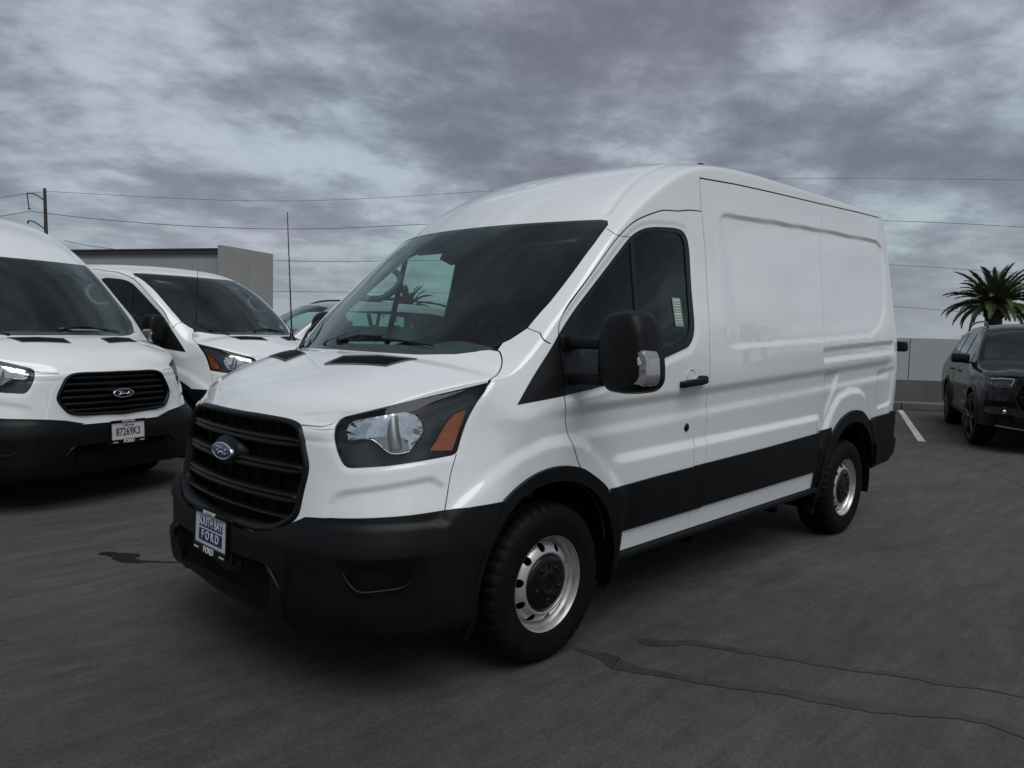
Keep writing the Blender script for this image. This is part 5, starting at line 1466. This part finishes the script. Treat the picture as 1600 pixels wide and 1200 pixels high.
def copy_tree(o, parent=None):
    c = o.copy(); COL.objects.link(c)
    if parent is not None: c.parent = parent
    for ch in list(o.children): copy_tree(ch, c)
    return c

# ------------------------------------------------------------------ the roof-top lot and what stands beyond it
def ground_mat():
    m = bpy.data.materials.new('worn_concrete'); m.use_nodes = True
    nt = m.node_tree; N, L = nt.nodes, nt.links; b = N['Principled BSDF']
    tc = N.new('ShaderNodeTexCoord')
    def noise(scale, detail, rough, sx=1., sy=1., rot=0., dist=0.):
        mp = N.new('ShaderNodeMapping'); L.new(tc.outputs['Object'], mp.inputs[0]); mp.inputs['Scale'].default_value = (sx, sy, 1); mp.inputs['Rotation'].default_value = (0, 0, rad(rot))
        n = N.new('ShaderNodeTexNoise'); L.new(mp.outputs[0], n.inputs['Vector']); n.inputs['Scale'].default_value = scale; n.inputs['Detail'].default_value = detail; n.inputs['Roughness'].default_value = rough; n.inputs['Distortion'].default_value = dist
        return n.outputs['Fac']
    def ramp(v, a, b_, lo, hi):
        r = N.new('ShaderNodeMapRange'); L.new(v, r.inputs[0]); r.inputs['From Min'].default_value = a; r.inputs['From Max'].default_value = b_; r.inputs['To Min'].default_value = lo; r.inputs['To Max'].default_value = hi
        return r.outputs[0]
    def mul(a, b_):
        n = N.new('ShaderNodeMath'); n.operation = 'MULTIPLY'; L.new(a, n.inputs[0]); L.new(b_, n.inputs[1]); return n.outputs[0]
    big = ramp(noise(.35, 4, .55, dist=.6), .3, .7, .78, 1.20)
    sweep1 = ramp(noise(.9, 8, .68, 1, 4.5, 32, .9), .3, .72, .76, 1.20)
    sweep2 = ramp(noise(1.6, 8, .7, 1, 7, -24, .6), .35, .75, .80, 1.16)
    mid = ramp(noise(7, 8, .72), .3, .7, .82, 1.16)
    fine = ramp(noise(55, 6, .88), .3, .7, .52, 1.48)
    vo = N.new('ShaderNodeTexVoronoi'); L.new(tc.outputs['Object'], vo.inputs['Vector']); vo.inputs['Scale'].default_value = 2.6
    spot = ramp(vo.outputs['Distance'], .02, .05, .55, 1.0)
    v = mul(mul(mul(big, sweep1), mul(sweep2, mid)), mul(fine, spot))
    sc = N.new('ShaderNodeVectorMath'); sc.operation = 'SCALE'; sc.inputs[0].default_value = (.075, .0705, .0665); L.new(v, sc.inputs['Scale'])
    L.new(sc.outputs[0], b.inputs['Base Color'])
    L.new(ramp(mid, .82, 1.16, .70, .92), b.inputs['Roughness']); b.inputs['Specular IOR Level'].default_value = .28
    bp = N.new('ShaderNodeBump'); bp.inputs['Strength'].default_value = .35; bp.inputs['Distance'].default_value = .003; L.new(fine, bp.inputs['Height']); L.new(bp.outputs[0], b.inputs['Normal'])
    return m
MATS['ground'] = ground_mat()
mat('wet_stain', (.044, .041, .038), .50, spec=.35, noise=(9, .25, 6), bump=(150, .3, .002))
mat('oil_stain', (.008, .008, .008), .35, spec=.4, noise=(30, .5, 6), bump=(80, .5, .003))
mat('crack_dark', (.064, .060, .057), .9)
mat('road_paint', (.50, .50, .48), .7, noise=(7, .35, 8))
mat('kerb', (.115, .115, .11), .85, noise=(3, .15, 6), bump=(50, .4, .004))
mat('wall_panel', (.42, .435, .43), .7, noise=(1.2, .05, 6), bump=(30, .15, .003))
mat('wall_base', (.12, .122, .122), .75, noise=(2, .15, 6))
mat('dark_joint', (.02, .02, .02), .8)
mat('cladding_grey', (.36, .385, .395), .6, noise=(.8, .06, 5))
mat('cladding_warm', (.36, .36, .35), .7, noise=(.6, .06, 5))
mat('roof_edge', (.045, .05, .055), .6)
mat('pole_metal', (.05, .05, .055), .6, metal=.3)
mat('wire', (.045, .045, .05), .6)
mat('palm_green', (.060, .082, .026), .55, noise=(1.5, .45, 4))
mat('palm_dry', (.085, .060, .032), .8, noise=(2, .3, 4))
mat('palm_bark', (.045, .034, .024), .95, noise=(5, .35, 6), bump=(12, .8, .05))

def sheet(name, poly, z, m_, parent=None, **props):
    me = mesh_from(name, [(x, y, z) for x, y in poly], [tuple(range(len(poly)))], m_)
    me.polygons[0].flip() if me.polygons[0].normal.z < 0 else None
    return link(name, me, parent, **props)
gr = MB()
R_ = 90.0
gr.add([(-R_, -R_, 0), (R_, -R_, 0), (R_, R_, 0), (-R_, R_, 0)], [(0, 1, 2, 3)])
ground = gr.build('ground', MATS['ground'], kind='structure')
far = MB(); far.add([(-2500, -2500, -6), (2500, -2500, -6), (2500, 2500, -6), (-2500, 2500, -6)], [(0, 1, 2, 3)])
far.build('terrain', mat('far_ground', (.10, .11, .10), .9, noise=(.02, .3, 6)), kind='structure')
# wet run-off streaks, a hairline crack, an oil spot
STREAK_A = [(-.211, .975), (-.229, 1.062), (-.247, 1.102), (-.261, 1.128), (-.259, 1.172), (-.249, 1.226), (-.253, 1.308), (-.318, 1.459), (-.384, 1.604), (-.498, 1.775), (-.55, 1.887), (-.615, 2.042), (-.699, 2.208), (-.814, 2.359), (-.869, 2.477), (-.872, 2.601), (-.865, 2.701), (-.822, 2.708), (-.822, 2.61), (-.829, 2.486), (-.774, 2.369), (-.655, 2.222), (-.566, 2.061), (-.501, 1.909), (-.455, 1.796), (-.347, 1.625), (-.287, 1.479), (-.212, 1.337), (-.186, 1.272), (-.174, 1.236), (-.175, 1.194), (-.199, 1.14), (-.196, 1.088), (-.194, .988)]
STREAK_B = [(-.507, 1.129), (-.542, 1.16), (-.56, 1.202), (-.674, 1.305), (-.734, 1.438), (-.814, 1.62), (-.878, 1.771), (-.944, 1.916), (-1.033, 2.074), (-1.094, 2.184), (-1.095, 2.247), (-1.158, 2.388), (-1.205, 2.538), (-1.237, 2.641), (-1.224, 2.643), (-1.192, 2.54), (-1.144, 2.391), (-1.062, 2.256), (-1.053, 2.196), (-.999, 2.085), (-.911, 1.928), (-.852, 1.783), (-.787, 1.633), (-.701, 1.457), (-.641, 1.325), (-.516, 1.231), (-.491, 1.194), (-.47, 1.155)]
SPOT = [(.914, -1.947), (.885, -1.963), (.836, -1.931), (.817, -1.884), (.757, -1.812), (.732, -1.76), (.755, -1.719), (.797, -1.696), (.762, -1.628), (.687, -1.534), (.593, -1.446), (.601, -1.426), (.695, -1.512), (.75, -1.569), (.816, -1.594), (.87, -1.663), (.888, -1.756), (.88, -1.847), (.918, -1.92)]
rg = random.Random(5)
def ragged(poly, amp, sub=4):
    out = []
    for i in range(len(poly)):
        a = np.array(poly[i]); b = np.array(poly[(i + 1) % len(poly)])
        for k in range(sub):
            p = a + (b - a) * k / sub; out.append((p[0] + rg.uniform(-amp, amp), p[1] + rg.uniform(-amp, amp)))
    return out
def stain(name, poly, z, m_, n):
    """two-sided ribbon polygon (left run then right run back) filled with quads"""
    L_, R2 = poly[:n], poly[n:][::-1]
    k = min(len(L_), len(R2)); V = []; F = []
    for i in range(k): V += [(*L_[i], z), (*R2[i], z)]
    for i in range(k - 1): F.append((2 * i, 2 * i + 1, 2 * i + 3, 2 * i + 2))
    me = mesh_from(name, V, F, m_)
    link(name, me, ground)
def fine_run(poly, n, sub=6, amp=.006):
    L_, R2 = poly[:n], poly[n:][::-1]; k = min(len(L_), len(R2))
    a = spline(np.array(L_[:k]), k * sub); b = spline(np.array(R2[:k]), k * sub)
    mid_ = (a + b) / 2; a = mid_ + (a - mid_) * 1.35; b = mid_ + (b - mid_) * 1.35
    a += np.array([[rg.gauss(0, amp), rg.gauss(0, amp)] for _ in a]); b += np.array([[rg.gauss(0, amp), rg.gauss(0, amp)] for _ in b])
    return [tuple(p) for p in a] + [tuple(p) for p in b[::-1]], k * sub
p_, n_ = fine_run(STREAK_A, 17, 6, .004); stain('water_streak', p_, .003, MATS['wet_stain'], n_)
p_, n_ = fine_run(STREAK_B, 14, 6, .003); stain('water_streak', p_, .003, MATS['wet_stain'], n_)
sheet('oil_spot', ragged(SPOT, .004, 3), .003, MATS['oil_stain'], ground)
for ln, w in (([(.60, -1.45), (.45, -1.2), (.30, -1.1)], .008), ([(-3.2, 3.0), (-4.5, 2.1), (-6.2, 1.7), (-8.0, .6)], .006)):
    P = spline(np.array(ln), 40); P += np.array([[rg.gauss(0, .004), rg.gauss(0, .004)] for _ in P]); q = ribbon(P, w)
    stain('hairline_crack', q, .0025, MATS['crack_dark'], 40)
# parking line
a = np.array([-14.63, -2.21]); b = np.array([-9.55, -.30]); t = (b - a) / np.linalg.norm(b - a); nrm_ = np.array([-t[1], t[0]]) * .05
stripes = [0.0, -2.9, -5.8, 2.9]
for k, s_ in enumerate(stripes):
    off = np.array([-t[1], t[0]]) * s_
    if k == 3: continue
    sheet('parking_line', [tuple(a + off + nrm_), tuple(b + off + nrm_), tuple(b + off - nrm_), tuple(a + off - nrm_)], .004, MATS['road_paint'], None, kind='structure')

# parapet wall: kerb, dark plinth, pale panels with open joints
WD = np.array([math.cos(rad(122)), math.sin(rad(122))]); W0 = np.array([-14.80, -2.24]); WN = np.array([WD[1], -WD[0]])   # WN points to the lot
def wall_frame(o): 
    o.location = (W0[0], W0[1], 0); o.rotation_euler = (0, 0, math.atan2(WD[1], WD[0]))
kb = MB(); 
for k in range(-4, 8): kb.box((k * 3.0 + 1.5, .25, .075), (2.985, .5, .15), bev=.012)
k_ = kb.build('kerb', MATS['kerb'], kind='structure'); wall_frame(k_)
pw = empty('parapet_wall', label='low pale panelled parapet wall behind the parking line, right of the large white van', category='wall'); wall_frame(pw)
m = MB(); m.box((6, .82, .30), (38, .20, .60)); m.build('plinth', MATS['wall_base'], pw)
m = MB(); m.box((6, .90, 1.02), (38, .06, .96)); m.build('wall_core', MATS['dark_joint'], pw)
base_panel = MB().box((0, 0, 0), (2.36, .10, .955), bev=.006).mesh('wall_panel', MATS['wall_panel'])
for k in range(-4, 10):
    o = link('wall_panel', base_panel, pw); o.location = (.29 + k * 2.375 + 1.19, .80 + .002 * (k % 2), 1.045)

# grey metal-clad building across the lot
bl = empty('metal_clad_building', label='long flat-roofed grey metal-clad building behind the white vans at the left', category='building')
A_, B_, C_ = np.array([-16.75, -39.33]), np.array([-20.67, -42.03]), np.array([-12.03, -48.38])
ax = (C_ - A_); La = np.linalg.norm(ax); ax /= La; ay = np.array([ax[1], -ax[0]])
if ay @ (B_ - A_) < 0: ay = -ay
bl.location = (*A_, 0); bl.rotation_euler = (0, 0, math.atan2(ax[1], ax[0]))
sgn = 1 if (ax[0] * ay[1] - ax[1] * ay[0]) > 0 else -1
H = 5.82
m = MB(); m.box((8.0, sgn * 2.6, H / 2 - .15), (16.0, 4.3, H - .3)); m.build('wall', MATS['cladding_grey'], bl)
cp = MB().box((0, 0, 0), (.985, .04, H - .6), bev=.006).mesh('cladding_panel', MATS['cladding_grey'])
for k in range(16):
    o = link('cladding_panel', cp, bl); o.location = (.5 + k * 1.0, sgn * .385, (H - .6) / 2)
m = MB(); m.box((8.2, sgn * .33, H - .20), (15.9, .16, .22)); m.box((8.2, sgn * .30, H - .06), (16.0, .22, .07)); m.build('roof_edge', MATS['roof_edge'], bl)
ep = MB().box((0, 0, 0), (.30, 2.42, H + .12), bev=.01).mesh('end_panel', MATS['cladding_warm'])
for k in range(2):
    o = link('end_panel', ep, bl); o.location = (-.16, sgn * (1.22 + k * 2.45), (H + .12) / 2)
m = MB(); m.tube([(15.2, sgn * .5, H), (15.2, sgn * .5, H + .35)], .03, n=6); rbox(m, (15.2, sgn * .5, H + .42), (.22, .16, .16), .8); m.build('roof_light', MATS['roof_edge'], bl)

# street pole with its arms, far off at the left
pl_ = empty('utility_pole', (-17.45, -76.13, 0), label='tall dark utility pole with curved arms at the far left', category='pole')
pr = np.array([-.702, .712])        # along the picture, in the ground plane
def PP(a, z, b=0.): return (pr[0] * a, pr[1] * a, z)
m = MB(); m.tube([PP(.12, -3), PP(.12, 5), PP(0, 13.35)], [.24, .2, .13], n=8); m.build('pole_shaft', MATS['pole_metal'], pl_)
m = MB(); m.tube([PP(v, z) for v, z in spline(np.array([(.02, 12.2), (-.55, 12.62), (-1.1, 12.86), (-1.6, 12.86)]), 14)], .055, n=6); m.build('pole_arm', MATS['pole_metal'], pl_)
m = MB(); m.tube([PP(-1.6, 12.86), PP(-1.44, 11.5)], .05, n=6); m.tube([PP(-1.55, 11.48), PP(-1.3, 11.48)], .06, n=6); m.build('insulator', MATS['pole_metal'], pl_)
m = MB(); m.tube([PP(v, z) for v, z in spline(np.array([(.05, 9.65), (-.6, 10.1), (-1.1, 10.38), (-1.55, 10.4)]), 14)], .06, n=6); m.tube([PP(-1.55, 10.4), PP(-1.58, 10.15)], .07, n=6); m.build('lamp_arm', MATS['pole_metal'], pl_)
# overhead wires: hung spans between real end points
def wire(P, label, r=.022, sag=0.):
    a, b = Vector(P[0]), Vector(P[-1])
    if len(P) == 2:
        pts = [a.lerp(b, t) - Vector((0, 0, sag * 4 * t * (1 - t))) for t in np.linspace(0, 1, 33)]
    else: pts = [Vector(p) for p in spline(np.array(P), 40)]
    return MB().tube(pts, r, n=5).build('overhead_wire', MATS['wire'], None, label=label, category='wire', group='power lines strung across the sky')
STEP_MAIN = .013

WIRES = [
    ('thin power line at the far left running down from the top of the utility pole', [(-13.24, -87.75, 12.34), (-15.39, -82.76, 12.91), (-17.96, -77.32, 13.29)], .025),
    ('topmost power line, from the top of the utility pole to behind the van roof', [(-17.96, -77.32, 13.29), (-28.11, -69.85, 13.23), (-37.68, -63.03, 13.73), (-52.28, -54.09, 15.8), (-66.23, -45.82, 17.81), (-80.24, -37.45, 19.41), (-107.14, -18.84, 21.23), (-115.06, -13.7, 21.78)], .022),
    ('short power line at the left edge, falling left from the insulator of the pole arm', [(-12.77, -85.19, 10.48), (-16.83, -78.29, 11.43)], .035),
    ('power line from the hanging insulator of the pole, second from the top', [(-16.83, -78.29, 11.43), (-22.6, -73.79, 10.87), (-35.11, -63.92, 10.75), (-46.3, -56.95, 11.97), (-64.43, -44.37, 13.53), (-88.14, -27.53, 14.81), (-102.2, -17.53, 14.92), (-109.87, -12.59, 14.96)], .034),
    ('power line dipping behind the building roof and crossing the palm crown at right', [(-18.28, -73.68, 8.6), (-21.01, -72.29, 8.15), (-31.9, -64.02, 7.57), (-41.85, -58.23, 8.0), (-64.3, -44.11, 9.44), (-88.39, -26.81, 9.92), (-102.03, -17.18, 9.54), (-109.69, -12.22, 9.31)], .03),
    ('lowest power line, passing behind the palm trunk just above the parapet wall', [(-32.29, -64.77, 4.7), (-47.42, -55.14, 5.15), (-64.18, -43.85, 5.56), (-88.24, -26.5, 5.29), (-101.87, -16.85, 4.46), (-109.52, -11.88, 3.96)], .03),
]
for lb, P, r in WIRES: wire(P, lb, r * .8)

# ------------------------------------------------------------------ palms
def frond_mesh(rg, L=3.3, droop=1.0, leaf=.42, n=34, dry=False):
    """feather leaf growing along +x, arching over; V-set leaflets"""
    pts = []; a = rg.uniform(.10, .22); x = z = 0.
    ang = .0
    for k in range(17):
        pts.append(Vector((x, rg.uniform(-.01, .01), z))); t = k / 16
        ang = -droop * t ** 1.7 * 1.25; x += L / 16 * math.cos(ang); z += L / 16 * math.sin(ang)
    mb = MB(); mb.tube(pts, [.045 * (1 - .85 * k / 16) + .004 for k in range(17)], n=4)
    P = np.array([tuple(p) for p in pts]); V = []; F = []
    for k in range(n):
        t = .10 + .90 * k / (n - 1); f = t * 16; i = min(15, int(f)); p = P[i] + (P[i + 1] - P[i]) * (f - i); d = P[i + 1] - P[i]; d /= np.linalg.norm(d)
        ll = leaf * (math.sin(math.pi * min(1, t * .92 + .10)) ** .6) * rg.uniform(.85, 1.1)
        nz = np.cross(d, [0, 1, 0]); nz = nz if nz[2] > 0 else -nz
        for s in (-1, 1):
            tip = p + (d * .72 + np.array([0, s * .62, 0]) + nz * (.38 if not dry else -.5) + np.array([rg.uniform(-.1, .1), 0, rg.uniform(-.12, .06)])) * ll
            tip[2] -= .12 * ll
            w = d * .050
            b = len(V); mid = p * .45 + tip * .55 + nz * .02
            V += [p - w, p + w, mid + w * .9, mid - w * .9, tip]; F += [(b, b + 1, b + 2, b + 3), (b + 3, b + 2, b + 4)]
    mb.add(V, F)
    return mb.mesh('frond', MATS['palm_dry' if dry else 'palm_green'])
rg = random.Random(11)
FR = [frond_mesh(rg, 3.5, d, .50, 46) for d in (.55, .8, 1.05, 1.3)] + [frond_mesh(rg, 2.9, 1.1, .40, 30, True)]
def palm(loc, z0, zc, label, s=1.0, n=62, tr=.52, seed=3, group=None, lean=(0, 0)):
    rg = random.Random(seed)
    root = empty('palm_tree', (loc[0], loc[1], 0), label=label, category='palm tree')
    if group: root['group'] = group
    top = Vector((lean[0], lean[1], zc)); bot = Vector((0, 0, z0)); nn = 40; V = []; mb = MB(); N_ = 22
    for i in range(nn + 1):
        t = i / nn; c = bot.lerp(top, t); r = tr * s * (1.05 - .12 * t + (.10 * math.exp(-((1 - t) / .08) ** 2)))
        for k in range(N_):
            q = 2 * math.pi * (k + .5 * (i % 2)) / N_; rr = r * (1 + .07 * ((k + i) % 2) + rg.uniform(-.03, .03)); V.append(c + Vector((rr * math.cos(q), rr * math.sin(q), 0)))
    mb.add(V, [(i * N_ + k, i * N_ + (k + 1) % N_, (i + 1) * N_ + (k + 1) % N_, (i + 1) * N_ + k) for i in range(nn) for k in range(N_)])
    mb.build('trunk', MATS['palm_bark'], root)
    st = MB()
    for k in range(70):      # stubs of cut leaf bases under the crown
        q = k * 2.399; zz = zc - .1 - .95 * s * (k / 70); r0 = tr * s * .9
        a = Vector((lean[0] + r0 * math.cos(q), lean[1] + r0 * math.sin(q), zz)); b = a + Vector((math.cos(q) * .22 * s, math.sin(q) * .22 * s, .20 * s)); st.tube([a, b], [.07 * s, .045 * s], n=4)
    st.build('leaf_stub', MATS['palm_bark'], root)['kind'] = 'stuff'
    for k in range(n):
        t = (k + .5) / n; el = math.radians(86 - 102 * t ** .85 + rg.uniform(-7, 7)); az = k * 2.39996 + rg.uniform(-.25, .25)
        if t > .93: me = FR[4]
        else: me = FR[min(3, int(max(0, (90 - math.degrees(el)) / 34)) )]
        o = link('frond', me, root); sc = s * rg.uniform(.86, 1.08) * (.92 if t < .15 else 1)
        M = Matrix.Rotation(az, 4, 'Z') @ Matrix.Rotation(-el, 4, 'Y') @ Matrix.Rotation(rg.uniform(-.35, .35), 4, 'X')
        o.matrix_local = Matrix.Translation((lean[0] + math.cos(az) * .18 * s, lean[1] + math.sin(az) * .18 * s, zc + .05)) @ M @ Matrix.Scale(sc, 4)
    return root
palm((-64.3, -11.58), -6, 4.35, 'thick-trunked date palm with arching fronds rising behind the black SUV at the right', 1.0, 84, .56, 3)
palm((-34.4, -44.7), -6, 3.1, 'small palm seen through the side window of the large white van', .66, 46, .42, 8)
palm((-82, 39.5), -6, 9.6, 'slender palm outside the frame, right one of two mirrored in the white van panel', 1.0, 40, .30, 21, lean=(.5, 1.2))
palm((-74, 40), -6, 11.5, 'slender leaning palm outside the frame, left one mirrored in the white van panel', 1.15, 40, .32, 22, lean=(-1.5, -2.0))

# ------------------------------------------------------------------ vehicles
main_van, sk_main = build_van('cargo_van', 'large white cargo van in the foreground with black grille, tow mirrors and dealer plate', 'white vans of one model', 'mid', 'new', step=STEP_MAIN, pl='dealer', sticker=True)
van2, sk2 = build_van('cargo_van', 'white high-roofed van at the left edge with six-bar grille and California plate', 'white vans of one model', 'mid', 'old', step=.028, pl='state', mirror_dy=(-.205, -.205), mast=None, fold=1.35)
van2.location = (.60, -4.372, -.012); van2.rotation_euler = (0, 0, rad(109.3))
q = MB(); q.box((.08, .30, 1.385), (.20, .28, .002), Matrix.Rotation(.08, 3, 'Y')); q.build('dash_paper', MATS['paper'], van2)
van3, sk3 = build_van('passenger_van', 'low-roofed white van parked between the two other white vans with a whip antenna', 'white vans of one model', 'low', 'old', step=.03, cargo=False, mirror_dy=(-.205, -.205), mast=(.215, -.838, 1.372, .60), fold=1.35)
van3.location = (-1.724, -5.591, 0); van3.rotation_euler = (0, 0, rad(112))
q = MB(); q.box((.09, .70, 1.43), (.06, .05, .001), Matrix.Rotation(.75, 3, 'Y')); q.build('windscreen_sticker', MATS['paper'], van3)

suv = build_suv('parked_suv', 'shiny black SUV parked facing the lot in front of the parapet wall at the right', 'black_paint')
suv.location = (-10.27, 1.12, 0); suv.rotation_euler = (0, 0, rad(20.5))
s2 = copy_tree(suv); s2['label'] = 'silver SUV behind the vans, seen past and through the large white van windscreen'
for o in [s2] + list(s2.children_recursive):
    if o.type == 'MESH' and o.data.materials and o.data.materials[0] == MATS['black_paint']:
        o.data = o.data.copy(); o.data.materials[0] = MATS['silver_paint']
s2.location = (-3.4, -9.0, 0); s2.rotation_euler = (0, 0, rad(-6)); s2.scale = (1.10, 1.05, 1.09)
s3 = copy_tree(suv); s3['label'] = 'black SUV outside the frame, seen only mirrored in the large white van side'
s3.location = (-12.35, 6.6, 0); s3.rotation_euler = (0, 0, rad(20.5))
